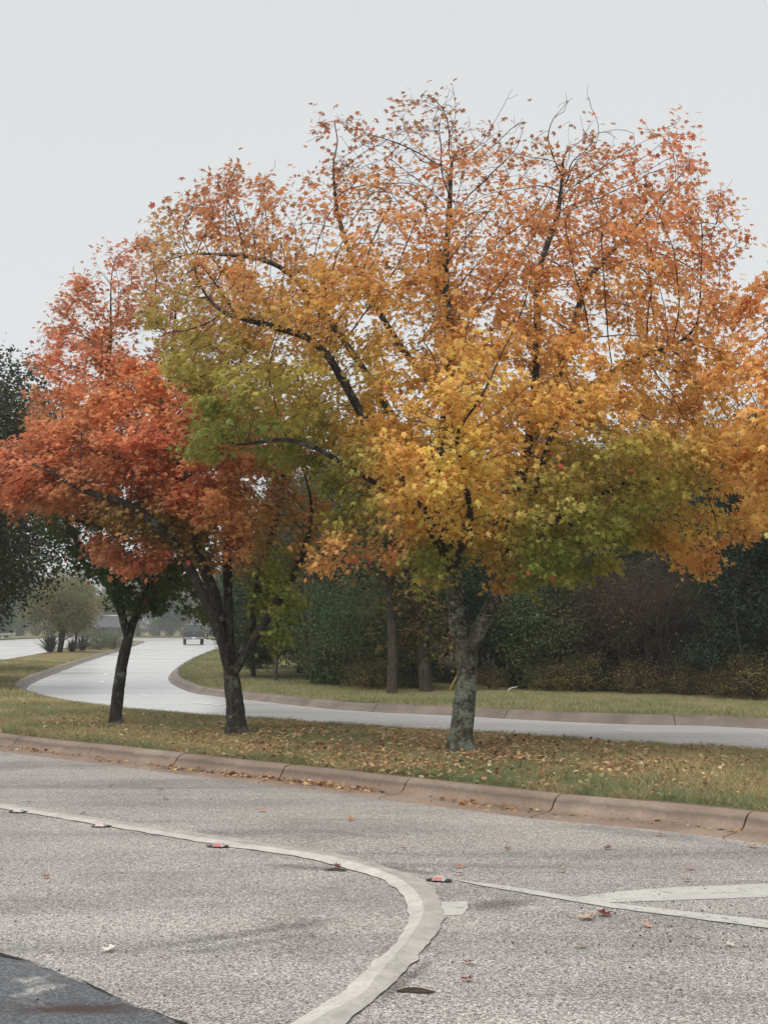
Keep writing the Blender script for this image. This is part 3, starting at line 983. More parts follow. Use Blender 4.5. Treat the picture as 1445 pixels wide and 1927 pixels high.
    # leaves
    cand = np.where((rad < 0.012) & (np.arange(N) > 0))[0]
    cp = pos[cand]
    dx = np.array([P(u, v, Y0)[[0, 2]] for u, v, _ in dpts]); dv = np.array([[d] for _, _, d in dpts])
    xs_ = cp[:, 0] / (1 + (cp[:, 1] - Y0) / Y0 * 0.6); zs_ = CAM_H + (cp[:, 2] - CAM_H) / (1 + (cp[:, 1] - Y0) / Y0 * 0.6)
    w = idw(dx[:, 0], dx[:, 1], dv, xs_, zs_)[:, 0]
    cl = nz(cp, 2.2, seed * 1.7)
    w = w * np.clip(0.42 + 2.0 * cl, 0.03, 2.0)
    pick = rng.choice(cand, n_leaf, p=w / w.sum())
    ctr = np.array([np.mean(xs), Y0 + y_off, np.mean(zs) - 0.6])
    base_p = pos[pick]
    outw = norm(base_p - ctr)
    L = base_p + rng.normal(0, 1, (n_leaf, 3)) * np.array([0.085, 0.085, 0.055])
    lx = L[:, 0] / (1 + (L[:, 1] - Y0) / Y0 * 0.6); lz = CAM_H + (L[:, 2] - CAM_H) / (1 + (L[:, 1] - Y0) / Y0 * 0.6)
    cx = np.array([P(u, v, Y0)[[0, 2]] for u, v, _ in cpts]); cv = lin([c for _, _, c in cpts])
    isred = (cv[:, 0] > .38) & (cv[:, 1] < .125)
    cv[isred] = cv[isred] * np.array([.88, 1.85, 1.5])
    jx = 0.35 * nz(L, 1.3, 11.0); jz = 0.35 * nz(L, 1.3, 23.0)
    cols = idw(cx[:, 0], cx[:, 1], cv, lx + jx, lz + jz, 3.8)
    cols *= 1.0 + rng.normal(0, 0.13, (n_leaf, 1)) + 0.22 * nz(L, 2.6, 5.0)[:, None]
    cols *= 1 + rng.normal(0, 0.07, (n_leaf, 3))
    odd = rng.random(n_leaf) < 0.012
    cols[odd] = lin((190, 70, 50)) * rng.uniform(.7, 1.1, (odd.sum(), 1))
    lum = cols.mean(1, keepdims=True)
    cols = cols * 0.93 + np.stack([0 * cols[:, 0], 0.09 * cols[:, 0], 0.055 * cols[:, 0]], 1)
    lum = cols @ np.array([[.35], [.5], [.15]])
    cols = np.clip((cols * .88 + lum * .12) * 1.45, 0.01, 0.88)
    size = rng.uniform(*leaf_size, n_leaf)
    side, tip, nrm = leaf_frames(n_leaf, L, outw)
    # the leaves that show largest from the road are single pieces
    dist = np.linalg.norm(L - np.array([0, 0, CAM_H]), axis=1)
    uu = L[:, 0] / L[:, 1] * F + W / 2
    vd = norm(L - np.array([0, 0, CAM_H]))
    face = np.abs((nrm * vd).sum(1))
    score = size / dist * (0.35 + face) - 10 * ((uu < 8) | (uu > W - 8))
    first = np.argsort(-score)[:view_leaves]
    rest = np.ones(n_leaf, bool); rest[first] = False
    V, Fc, cc = leaf_cloud(L[rest] - off, side[rest], tip[rest], nrm[rest], size[rest], cols[rest])
    link('crown', mesh_np('crown', V, Fc, M_TINT, False, cc), root, kind='stuff')
    from mathutils import Matrix
    for i in first:
        o = link('leaf', LEAF_ME, root)
        s_ = size[i]
        R = np.stack([side[i], tip[i], nrm[i]], 1) * s_
        q = L[i] - off
        o.matrix_local = Matrix(((R[0, 0], R[0, 1], R[0, 2], q[0]), (R[1, 0], R[1, 1], R[1, 2], q[1]), (R[2, 0], R[2, 1], R[2, 2], q[2]), (0, 0, 0, 1)))
        o.color = (*[float(x) for x in cols[i]], 1)
    return root
LEAF_ME = mesh_np('leaf', np.column_stack([LEAF2D, LEAF_Z]), LEAF_F, M_LEAFOBJ)

def gz(x, y):
    return KZ + 0.045 + bumpz(x, y) - 0.0
def gbase(u, v):
    g = G(u, v, KZ + 0.04)
    return (g[0], g[1], gz(g[0], g[1]))
YEL, ORA, OLV, GRN, BRN, RED, RDO = (214, 152, 48), (196, 124, 52), (164, 143, 46), (128, 131, 42), (164, 100, 64), (206, 74, 46), (214, 92, 40)
DGR = (58, 76, 34)
# tree 1: big golden maple
b1 = gbase(865, 1420)
g1 = [('trunk', None, [(868, 1380, 0), (876, 1300, .02), (882, 1240, .02), (881, 1222, .02)]),
      ('left', 'trunk', [(862, 1185, .05), (856, 1120, .05), (848, 1075, .0)]),
      ('left2', 'left', [(846, 1020, -.05), (848, 960, -.1), (830, 860, -.25), (842, 740, -.3), (850, 640, -.2), (838, 520, -.1), (845, 400, 0), (850, 290, 0)]),
      ('right', 'trunk', [(912, 1165, 0), (934, 1120, .05), (942, 1080, .08)]),
      ('right2', 'right', [(950, 1030, .1), (962, 975, .15), (985, 890, .3), (1000, 780, .35), (1010, 660, .3), (1012, 520, .3), (1050, 400, .4), (1058, 300, .4)]),
      ('mid', 'left', [] )]
g1 = [g for g in g1 if g[2]]
# side limbs start from given points of the stems: written as separate guides from the fork
g1 += [('l_up', 'left', [(860, 1050, .2), (876, 1000, .5), (880, 960, .7), (860, 800, 1.0), (760, 660, 1.2), (690, 545, 1.3), (640, 420, 1.2), (625, 300, 1.0)]),
       ('r_out', 'right', [(958, 1040, -.2), (985, 980, -.4), (1020, 880, -.6), (1050, 790, -.7), (1105, 745, -.8), (1165, 690, -.9), (1290, 640, -1.0)]),
       ('r_up', 'right', [(935, 1030, .4), (940, 970, .7), (990, 860, 1.0), (1060, 680, 1.1), (1085, 590, 1.1), (1110, 520, 1.0), (1200, 420, .9), (1290, 320, .8)]),
       ('l_out', 'left', [(835, 1020, -.3), (810, 970, -.6), (720, 850, -.9), (610, 660, -1.0), (530, 620, -1.0), (420, 590, -.9)]),
       ('l_high', 'left', [(838, 1010, .4), (800, 900, .9), (700, 720, .9), (575, 545, .7), (500, 490, .6), (400, 478, .5)]),
       ('l_low', 'left', [(825, 1030, -.4), (780, 960, -.9), (690, 900, -1.2), (560, 830, -1.3), (440, 840, -1.2)]),
       ('front', 'left', [(868, 1030, -.5), (885, 980, -1.2), (870, 880, -1.9), (850, 800, -2.2)]),
       ('r_low', 'right', [(960, 1055, .2), (1010, 1010, .2), (1120, 930, 0), (1250, 900, -.2), (1340, 920, -.3)])]
o1 = [(285, 560), (275, 470), (330, 385), (400, 360), (460, 322), (505, 345), (560, 308), (608, 370), (592, 260), (628, 205), (690, 260), (722, 330), (745, 200), (800, 190), (850, 160), (880, 240), (915, 300), (935, 200), (965, 165), (990, 300), (1040, 200), (1075, 172), (1120, 225), (1160, 300), (1205, 250), (1265, 250),
      (1285, 310), (1320, 320), (1312, 375), (1375, 355), (1360, 430), (1408, 480), (1330, 510), (1350, 560), (1385, 640), (1400, 720), (1420, 800), (1440, 900), (1430, 985), (1330, 1060), (1270, 1072), (1230, 1020), (1140, 1050), (1065, 1115),
      (1000, 1150), (950, 1125), (915, 1070), (885, 1060), (855, 1065), (825, 1150), (800, 1120), (790, 1080), (700, 1060), (600, 1090), (590, 1030), (640, 960), (590, 900), (480, 885), (370, 885), (335, 830), (390, 770), (320, 720), (290, 640)]
c1 = [(850, 200, BRN), (1060, 230, BRN), (640, 260, BRN), (1250, 300, (196, 110, 66)), (1370, 400, (194, 118, 68)), (1400, 480, (196, 114, 68)), (560, 350, (184, 108, 60)), (400, 420, (178, 104, 60)), (300, 480, (186, 96, 60)),
      (850, 380, (188, 112, 56)), (1100, 400, (190, 112, 52)), (700, 460, ORA), (950, 520, ORA), (1250, 480, (200, 122, 50)), (450, 560, (190, 124, 46)), (600, 620, (196, 138, 44)), (800, 600, (196, 136, 42)), (1050, 620, (198, 132, 44)), (1300, 600, ORA),
      (330, 640, OLV), (400, 700, OLV), (520, 760, OLV), (650, 760, (170, 144, 38)), (450, 850, (118, 124, 42)), (400, 880, GRN), (570, 850, GRN), (700, 800, YEL), (850, 760, (222, 160, 48)), (860, 880, (232, 170, 50)), (780, 920, (226, 160, 50)), (960, 800, (222, 156, 46)),
      (880, 950, (236, 172, 54)), (640, 930, GRN), (700, 980, OLV), (650, 1060, (214, 140, 62)), (720, 1040, (206, 130, 60)), (820, 1060, GRN), (1000, 950, OLV), (1050, 1050, GRN), (1130, 900, OLV), (1150, 980, (138, 138, 42)), (1000, 1090, GRN), (930, 1120, (180, 128, 40)), (1240, 940, OLV),
      (1200, 760, (204, 144, 44)), (1350, 780, (210, 146, 46)), (1390, 940, (222, 154, 56)), (1280, 1050, (210, 150, 44)), (1340, 1045, (206, 140, 58)), (1300, 990, (180, 150, 46)), (1100, 760, YEL), (1230, 650, (202, 136, 46)), (870, 1180, (206, 140, 40))]
d1 = [(850, 180, .09), (1060, 200, .08), (960, 200, .05), (640, 230, .10), (740, 260, .07), (1250, 270, .16), (1390, 420, .28), (400, 380, .18), (560, 330, .18), (300, 450, .3), (850, 380, .28), (960, 330, .16), (1100, 380, .28), (700, 380, .22), (450, 480, .5), (1200, 480, .6),
      (900, 520, .6), (600, 600, .9), (900, 680, 1.0), (1250, 650, 1.1), (400, 720, 1.2), (850, 850, 1.5), (1150, 850, 1.3), (600, 850, 1.3), (1350, 900, 1.3), (1000, 1000, 1.4), (650, 1030, 1.1), (700, 950, 1.6), (1200, 1000, 1.4), (760, 980, 1.3), (870, 1080, .5), (820, 1120, .8), (990, 1110, 1.6), (1040, 1070, 1.6)]
maple('golden_maple', 'large golden maple with lichened trunk, tallest tree on the median', b1, g1, o1, 2.5, 8500, 78000, c1, d1, 0.125, M_BARK1, leaf_size=(0.046, 0.088), seed=11, gap=0.0)

# tree 2: red maple, several dark stems
b2 = gbase(446, 1386)
g2 = [('trunk', None, [(445, 1350, 0), (440, 1300, 0), (436, 1275, 0)]),
      ('a', 'trunk', [(418, 1210, 0), (410, 1130, -.05), (385, 1070, -.1), (362, 1000, -.1), (340, 880, -.1), (310, 780, 0), (290, 700, .1)]),
      ('b', 'trunk', [(432, 1200, .05), (430, 1120, .1), (428, 1040, .1), (440, 930, .2), (450, 820, .3), (430, 740, .3)]),
      ('c', 'trunk', [(455, 1230, .05), (478, 1160, .2), (490, 1080, .3), (505, 1030, .4), (530, 930, .6), (540, 830, .6)]),
      ('d', 'trunk', [(465, 1225, -.15), (500, 1170, -.3), (540, 1105, -.4), (572, 1040, -.5), (590, 960, -.5)]),
      ('e', 'trunk', [(408, 1180, -.3), (340, 1040, -.6), (260, 960, -.9), (140, 918, -1.1)]),
      ('f', 'trunk', [(415, 1160, .3), (360, 1020, .8), (260, 880, 1.0), (120, 830, 1.0), (40, 850, .9)])]
o2 = [(-70, 860), (0, 820), (50, 830), (100, 760), (150, 725), (240, 700), (330, 715), (400, 735), (470, 745), (540, 775), (620, 800), (650, 850), (600, 900), (610, 990), (590, 1050), (560, 1090), (560, 1150), (520, 1240), (480, 1200), (470, 1110),
      (440, 1080), (390, 1075), (320, 1030), (300, 1085), (250, 1080), (190, 1055), (150, 975), (60, 968), (-40, 940)]
c2 = [(-20, 850, (214, 84, 60)), (60, 900, (204, 80, 52)), (100, 950, (196, 84, 52)), (200, 740, (222, 92, 50)), (300, 740, (224, 92, 48)), (180, 850, (198, 78, 46)), (130, 800, (204, 84, 50)), (300, 850, (206, 74, 46)), (350, 920, (210, 80, 46)), (250, 920, (196, 76, 44)),
      (430, 780, (208, 92, 56)), (530, 790, (222, 96, 66)), (430, 960, (204, 92, 48)), (420, 1040, (206, 88, 46)), (520, 960, (178, 88, 46)), (560, 1020, (190, 96, 52)), (520, 1080, (126, 134, 42)), (520, 1160, (122, 128, 42)), (500, 1210, (126, 130, 42)), (300, 1000, (128, 104, 34)), (230, 1000, (140, 100, 38)), (200, 1040, (196, 84, 56)),
      (290, 1070, (202, 76, 48)), (380, 1040, (120, 112, 36)), (160, 960, (186, 82, 50)), (620, 840, (196, 92, 56))]
d2 = [(-20, 860, 1.0), (200, 760, 1.3), (300, 740, 1.2), (430, 770, .9), (540, 800, .6), (150, 900, 1.3), (350, 900, 1.2), (450, 960, 1.2), (430, 1030, 1.2), (300, 1000, .9), (220, 1030, .8), (530, 1000, .8), (520, 1150, 1.0), (380, 1080, .4), (470, 1080, .3), (600, 880, .4)]
maple('red_maple', 'red-orange maple with several dark stems rising from one trunk on the median', b2, g2, o2, 1.6, 4200, 36000, c2, d2, 0.125, M_BARK2, seed=22, gap=-0.1)

# tree 3: slim leaning maple behind it, red above and green below
b3 = gbase(216, 1364)
g3 = [('trunk', None, [(222, 1310, 0), (232, 1240, 0), (242, 1200, 0)]),
      ('a', 'trunk', [(232, 1165, 0), (224, 1110, 0), (222, 1020, 0), (210, 900, 0), (200, 760, 0), (210, 620, 0)]),
      ('b', 'trunk', [(256, 1155, .1), (275, 1120, .1), (290, 1050, .2), (310, 900, .3), (320, 740, .3), (330, 600, .3)]),
      ('c', 'trunk', [(262, 1150, .3), (300, 1110, .6), (360, 1050, .7), (420, 900, .8), (450, 700, .8)]),
      ('d', 'trunk', [(226, 1150, -.2), (180, 1060, -.6), (130, 990, -.7), (90, 800, -.5)])]
o3 = [(70, 690), (75, 640), (110, 570), (150, 520), (215, 468), (260, 470), (300, 465), (400, 500), (500, 560), (540, 680), (500, 850), (450, 1000), (400, 1080), (390, 1180), (340, 1140), (290, 1160), (255, 1170), (200, 1150), (165, 1080), (110, 1080), (60, 960), (60, 830), (40, 750)]
c3 = [(90, 650, (206, 84, 56)), (120, 580, (204, 88, 58)), (220, 490, (204, 88, 64)), (300, 520, (194, 78, 60)), (400, 560, (176, 78, 58)), (200, 620, (200, 82, 50)), (140, 700, (212, 82, 50)), (330, 700, (190, 76, 52)), (450, 700, (168, 80, 54)), (250, 760, (196, 78, 46)),
      (480, 800, (180, 84, 50)), (100, 900, (90, 92, 36)), (200, 950, (112, 92, 34)), (130, 1030, (60, 76, 34)), (230, 1060, (52, 74, 34)), (260, 1130, (64, 84, 38)), (330, 1110, (74, 92, 38)), (200, 1120, (66, 86, 36)), (360, 1080, (92, 98, 36)), (400, 950, (120, 100, 36)), (300, 1000, (84, 92, 34)), (385, 1150, (90, 100, 38))]
d3 = [(90, 650, .7), (220, 490, .4), (400, 540, .45), (200, 620, .9), (150, 720, 1.1), (350, 700, .8), (250, 850, 1), (150, 1000, .9), (250, 1090, 1.3), (330, 1110, 1.1), (400, 950, .8), (480, 750, .5)]
maple('slim_maple', 'slim leaning maple, forked dark trunk, green low leaves and red top', b3, g3, o3, 1.5, 3200, 28000, c3, d3, 0.088, M_BARK2, seed=33, gap=-0.05)

# tree 4: golden maple whose trunk stands past the right edge of the picture
x4 = (5.0, 11.4)
b4 = (x4[0], x4[1], gz(*x4))
uv4 = lambda X, Z: ((X / x4[1]) * F + W / 2, 1181 - (Z - CAM_H) / x4[1] * F)
def q4(X, Z, dy=0.0):
    Yq = x4[1] + dy
    # pixel whose sight line passes (X, Yq, Z)
    dz_ = (Z - CAM_H) / Yq; c_, s_ = math.cos(PITCH), math.sin(PITCH)
    zz = (dz_ * c_ - s_) / (c_ + dz_ * s_)
    dpt = c_ - zz * s_
    return (X / Yq * dpt * F + W / 2, H / 2 - zz * F, dy)
g4 = [('trunk', None, [q4(5.0, .7), q4(5.05, 1.2)]),
      ('a', 'trunk', [q4(4.8, 1.9), q4(4.6, 2.8, .1), q4(4.4, 3.8, .1), q4(4.3, 4.8)]),
      ('b', 'trunk', [q4(5.3, 1.9), q4(5.5, 2.8, -.2), q4(5.8, 4.0, -.3), q4(5.9, 5.2, -.3)]),
      ('c', 'trunk', [q4(4.75, 1.8, -.1), q4(4.2, 2.4, -.3), q4(3.8, 2.9, -.5)]),
      ('d', 'trunk', [q4(5.2, 1.8, .4), q4(5.3, 2.8, 1.0), q4(5.4, 4.0, 1.2)])]
o4 = [(1400, 600), (1405, 560), (1430, 538), (1500, 470), (1620, 380), (1780, 360), (1930, 450), (2000, 650), (2000, 850), (1900, 980), (1750, 1010), (1600, 990), (1480, 1000), (1430, 985), (1410, 900), (1370, 800), (1360, 700), (1390, 650)]
c4 = [(1410, 560, (204, 136, 74)), (1430, 620, (204, 126, 56)), (1400, 720, (208, 140, 48)), (1430, 850, (214, 150, 50)), (1440, 960, (222, 158, 60)), (1600, 500, ORA), (1750, 700, YEL), (1700, 950, OLV), (1900, 700, ORA)]
d4 = [(1420, 560, .6), (1430, 700, .9), (1430, 900, 1.2), (1650, 500, .6), (1750, 800, 1.0)]
maple('gold_maple', 'golden maple reaching in beside the largest one, its trunk out of view', b4, g4, o4, 1.7, 2000, 16000, c4, d4, 0.11, M_BARK1, seed=44, view_leaves=120, tips=True, gap=-0.05)

# ------------------------------------------------------------------ other trees and shrubs
def bent(p0, p1, bow, n=5):
    p0, p1 = np.asarray(p0, float), np.asarray(p1, float)
    t = np.linspace(0, 1, n)[:, None]
    b = rng.normal(0, bow, 3) * np.linalg.norm(p1 - p0)
    return p0 + (p1 - p0) * t + 4 * t * (1 - t) * b
def leafy(name, h, rx, trunk_h, trunk_r, palette, n_clump, n_leaf, lsize, shape='round', clump=0.35, seed=0, bark=None, lean=0.0, flat=0.6, rnd=0.8, stems=1):
    """prototype: an Empty with trunk and crown; crown = leaf clumps set through an uneven volume"""
    global rng
    rng = np.random.default_rng(seed)
    root = link(name, None)
    root.empty_display_size = 0.3
    ch = h - trunk_h
    c = []
    while len(c) < n_clump:
        p = rng.uniform(-1, 1, 3)
        q = np.linalg.norm(p)
        if q > 1 or rng.random() > 0.25 + 0.75 * q ** 2:
            continue
        zf = (p[2] + 1) / 2
        if shape == 'cone':
            k = 1.05 - 0.85 * zf
        elif shape == 'column':
            k = 1.0 - 0.45 * zf ** 2
        else:
            k = 1.0
        w = 1 + 0.28 * mnoise.noise(Vector((p[0] * 1.6 + seed, p[1] * 1.6, p[2] * 1.6)))
        sc = 1.0 if shape == 'round' else 1.0 / max(0.35, math.sqrt(max(1e-3, 1 - p[2] ** 2)))
        c.append((p[0] * rx * k * w * sc + lean * zf, p[1] * rx * k * w * sc, trunk_h + ch * zf * (0.92 + 0.12 * w)))
    c = np.array(c)
    mb = MB()
    tops = []
    for s_ in range(stems):
        top = np.array([lean * 0.5 + rng.normal(0, .12) * rx * (stems > 1) * 3, rng.normal(0, .1) * rx, trunk_h + ch * 0.6])
        pth = bent((rng.normal(0, .05) * (stems > 1), 0, -0.1), top, 0.03, 8)
        mb.tube(pth, np.linspace(trunk_r * 1.15, trunk_r * 0.3, 8), 8)
        tops.append(pth)
    for i in rng.choice(len(c), min(len(c), 46), replace=False):
        pth = tops[rng.integers(0, stems)]
        st = pth[rng.integers(2, 7)]
        mb.tube(bent(st, c[i], 0.08, 5), np.linspace(trunk_r * 0.32, 0.006, 5), 5, cap=False)
    link('trunk', mb.mesh('trunk', bark or M_BARK3, True), root)
    pick = rng.integers(0, len(c), n_leaf)
    L = c[pick] + rng.normal(0, 1, (n_leaf, 3)) * np.array([clump, clump, clump * flat])
    outw = norm(L - np.array([lean * .5, 0, trunk_h + ch * 0.4]))
    side, tip, nrm = leaf_frames(n_leaf, L, outw, 1.0, rnd, 0.4)
    pal = np.array(palette)
    pc = pal[rng.integers(0, len(pal), len(c))][pick]
    pl = pal[rng.integers(0, len(pal), n_leaf)]
    cols = (pc * 0.65 + pl * 0.35) * rng.uniform(0.7, 1.3, (n_leaf, 1))
    V, Fc, cc = leaf_cloud(L, side, tip, nrm, rng.uniform(*lsize, n_leaf), cols, 'oval')
    link('crown', mesh_np('crown', V, Fc, M_TINT, False, cc), root, kind='stuff')
    return root
def twiggy(name, h, rx, r0, seed, palette=None, n_leaf=0, lsize=(.04, .07), mat=None, stems=1, spread=0.6, depth=5, upright=0.5):
    """prototype: bare or thinly leaved branching plant"""
    global rng
    rng = np.random.default_rng(seed)
    root = link(name, None)
    mb, fine = MB(), MB()
    ends = []
    def br(p, d, L, r, k):
        q = p + d * L
        n_ = 4
        pth = bent(p, q, 0.05, n_)
        (mb if r > 0.012 else fine).tube(pth, np.linspace(r, r * 0.65, n_), 6 if r > .02 else 3, cap=False)
        if k == 0 or r < 0.0022:
            ends.append(q); return
        for j in range(rng.integers(2, 4) + (k > 3)):
            t = rng.uniform(0.45, 1.0)
            nd = norm(d + rng.normal(0, spread, 3) + np.array([0, 0, upright * .4]))
            br(pth[0] + (q - pth[0]) * t, nd, L * rng.uniform(.55, .85), r * rng.uniform(.5, .68), k - 1)
            if k <= 2:
                ends.append(pth[0] + (q - pth[0]) * t)
    for s_ in range(stems):
        a = rng.uniform(0, 6.28)
        d = norm(np.array([math.cos(a) * spread * .6 * (stems > 1), math.sin(a) * spread * .6 * (stems > 1), 1.0]))
        br(np.array([math.cos(a) * .25 * rx * (stems > 1), math.sin(a) * .25 * rx * (stems > 1), -0.05]), d, h * rng.uniform(.30, .38), r0, depth)
    m = mb if mb.v else fine
    link('trunk', m.mesh('trunk', mat or M_TWIG, True), root)
    if fine.v and fine is not m:
        link('twig_growth', fine.mesh('twig_growth', mat or M_TWIG), root, kind='stuff')
    if n_leaf:
        E = np.array(ends)
        L = E[rng.integers(0, len(E), n_leaf)] + rng.normal(0, .07, (n_leaf, 3))
        L[:, 2] = np.maximum(L[:, 2], .03)
        side, tip, nrm = leaf_frames(n_leaf, L, norm(L - np.array([0, 0, h * .4])))
        pal = np.array(palette)
        cols = pal[rng.integers(0, len(pal), n_leaf)] * rng.uniform(.6, 1.3, (n_leaf, 1))
        V, Fc, cc = leaf_cloud(L, side, tip, nrm, rng.uniform(*lsize, n_leaf), cols, 'oval')
        link('crown', mesh_np('crown', V, Fc, M_TINT, False, cc), root, kind='stuff')
    return root

used = set()
def plant(proto, u, Y, scale, label, cat, group=None, rz=None, X=None, z=None):
    """first use places the prototype itself, later uses copy it with its parts"""
    x = (u - W / 2) / F * Y if X is None else X
    z = KZ + 0.02 if z is None else z
    rz = random.uniform(0, 6.28) if rz is None else rz
    if proto.name not in used:
        used.add(proto.name)
        o = proto
        o.location = (x, Y, z); o.rotation_euler = (0, 0, rz); o.scale = (scale,) * 3
        o['label'] = label
        if group:
            o['group'] = group
    else:
        o = dup(proto, (x, Y, z), rz, scale, label, group)
    o['category'] = cat
    return o
DG = [tuple(q * 1.15 for q in c_) for c_ in [(0.022, 0.042, 0.026), (0.030, 0.055, 0.032), (0.018, 0.034, 0.024), (0.040, 0.062, 0.034)]]
MG = [tuple(q * 1.5 for q in c_) for c_ in [(0.050, 0.085, 0.035), (0.070, 0.105, 0.040), (0.040, 0.070, 0.032), (0.095, 0.115, 0.045)]]
BG_ = [tuple(q * 1.2 for q in c_) for c_ in [(0.055, 0.120, 0.045), (0.080, 0.145, 0.055), (0.045, 0.090, 0.040)]]
OL = [tuple(q * 1.4 for q in c_) for c_ in [(0.10, 0.105, 0.035), (0.14, 0.125, 0.04), (0.075, 0.085, 0.035), (0.20, 0.15, 0.045)]]
OR = [(0.34, 0.19, 0.06), (0.26, 0.16, 0.06), (0.17, 0.14, 0.05), (0.40, 0.23, 0.09)]
BR = [tuple(q * 1.5 for q in c_) for c_ in [(0.060, 0.040, 0.028), (0.085, 0.060, 0.035), (0.045, 0.032, 0.025)]]
YG = [tuple(q * 1.4 for q in c_) for c_ in [(0.26, 0.22, 0.06), (0.18, 0.17, 0.05), (0.10, 0.085, 0.04)]]
LG = [tuple(q * 1.05 for q in c_) for c_ in [(0.13, 0.15, 0.07), (0.18, 0.18, 0.075), (0.10, 0.125, 0.06), (0.28, 0.22, 0.08)]]
SG = [(0.17, 0.21, 0.15), (0.22, 0.25, 0.18), (0.12, 0.15, 0.09), (0.20, 0.18, 0.11)]

cedar = leafy('cedar_tree', 6.0, 1.45, 0.15, 0.11, DG, 420, 26000, (.06, .11), 'column', .20, 101, M_BARK3, rnd=.9)
cedar_b = leafy('cedar_tree', 7.0, 1.9, 0.3, 0.13, DG, 420, 20000, (.08, .14), 'column', .24, 102, M_BARK3, rnd=.9)
dense = leafy('woodland_tree', 7.0, 2.2, 0.6, 0.13, DG + MG[:2], 340, 16000, (.11, .18), 'round', .34, 103, M_BARK3)
bushy = leafy('bushy_tree', 6.5, 2.1, 0.8, 0.12, MG + OL[:2], 300, 14000, (.11, .18), 'round', .34, 104, M_BARK3)
shrub = leafy('green_shrub', 2.4, 1.0, 0.05, 0.035, BG_ + MG + OL[:2] + BR[:1], 150, 9000, (.05, .085), 'round', .20, 105, M_TWIG, stems=4)
lowsh = leafy('yellowing_shrub', 0.95, 0.75, 0.02, 0.02, YG + BR, 90, 2600, (.035, .06), 'round', .14, 106, M_TWIG, stems=5)
thick = twiggy('brown_thicket', 3.9, 1.4, 0.030, 107, YG + BR * 3, 5200, (.03, .055), M_TWIG, stems=10, spread=.55, depth=5, upright=.5)
thick_b = twiggy('brown_thicket', 3.4, 1.3, 0.026, 108, OL[:2] + BR * 3, 4200, (.03, .055), M_TWIG, stems=9, spread=.6, depth=5, upright=.4)
sparse = twiggy('sparse_tree', 4.6, 1.2, 0.055, 109, OL + BR, 3600, (.045, .08), M_TWIGG, stems=1, spread=.5, depth=6, upright=.5)
bare = twiggy('bare_tree', 11.5, 2.5, 0.12, 110, None, 0, mat=M_TWIGG, stems=1, spread=.42, depth=7, upright=.8)

# --- edge of the woods, right to left
plant(cedar, 1432, 25.6, 1.0, 'dark green cedar with feathery sprays at the right end of the brown thicket', 'tree', rz=.4)
plant(cedar, 1560, 25.2, 1.05, 'dark cedar beyond the feathery one, past the brown thicket', 'tree', rz=2.0)
WT = 'woodland trees behind the verge'
for u, Y, s_, pr, lb in ((1152, 28.6, .98, thick, 'brown leafless thicket with stray yellow leaves beside the green shrub-covered cedar'),
                         (1222, 27.6, 1.05, thick_b, 'dense dark brown thicket in the middle of the bare stretch of woods edge'),
                         (1296, 27.4, 1.0, thick, 'brown twiggy thicket leaning against the feathery dark cedar'),
                         (1190, 29.4, 1.15, thick_b, 'taller brown thicket behind the others at the woods edge')):
    plant(pr, u, Y, s_, lb, 'thicket', 'brown thickets at the woods edge')
plant(cedar_b, 1085, 30.3, .72, 'blue-green cedar rising just left of the brown thickets', 'tree')
plant(shrub, 1030, 28.8, 1.15, 'dark green leafy shrub in front of the blue-green cedar', 'shrub')
plant(dense, 965, 31.0, .72, 'dark evergreen tree directly behind the lichened trunk', 'tree')
for i, (u, Y, s_) in enumerate(((1412, 24.7, 1.0), (1365, 25.6, .7), (1190, 26.9, .8), (1090, 27.6, .9), (1030, 27.9, .7), (1290, 26.6, .7), (1470, 24.2, .8), (700, 28.9, .8), (920, 28.5, .6))):
    plant(lowsh, u, Y, s_, ['low yellow-green shrub in front of the feathery dark cedar', 'low yellowing shrub between the feathery cedar and the brown thickets', 'low yellowing shrub at the foot of the middle brown thicket', 'low yellowing shrub in front of the blue-green cedar', 'small yellowing shrub under the dark green leafy shrub', 'small yellowing shrub under the thicket next to the feathery cedar', 'low yellowing shrub beyond the feathery cedar', 'low yellowing shrub left of the straight grey woodland trunk', 'small yellowing shrub at the woods edge just behind the lichened trunk'][i], 'shrub')
plant(shrub, 690, 30.0, 1.05, 'bright green shrub left of the straight grey trunk', 'shrub')
plant(shrub, 640, 31.2, 1.1, 'mid green shrub between the sparse olive tree and the bright green shrub', 'shrub')
plant(shrub, 610, 32.0, .55, 'small bright green bush under the sparse olive tree', 'shrub')
plant(shrub, 776, 29.4, .8, 'yellow-green shrub between the two grey woodland trunks', 'shrub')
plant(sparse, 588, 32.0, 1.0, 'thin sparse olive-brown tree with visible twigs at the woods edge', 'tree')
plant(sparse, 520, 34.0, .95, 'thin sparse tree behind the green low leaves of the red maple', 'tree')
plant(thick, 660, 30.4, .35, 'small reddish-brown twiggy bush beside the straight grey trunk', 'shrub')
plant(dense, 480, 36.0, .55, 'dark blue-green bush behind the red maple trunk', 'shrub')
plant(shrub, 455, 47.0, .8, 'green bush on the verge by the inside of the bend', 'shrub')
plant(shrub, 478, 43.0, .7, 'lower green bush beside the verge bush at the bend', 'shrub')

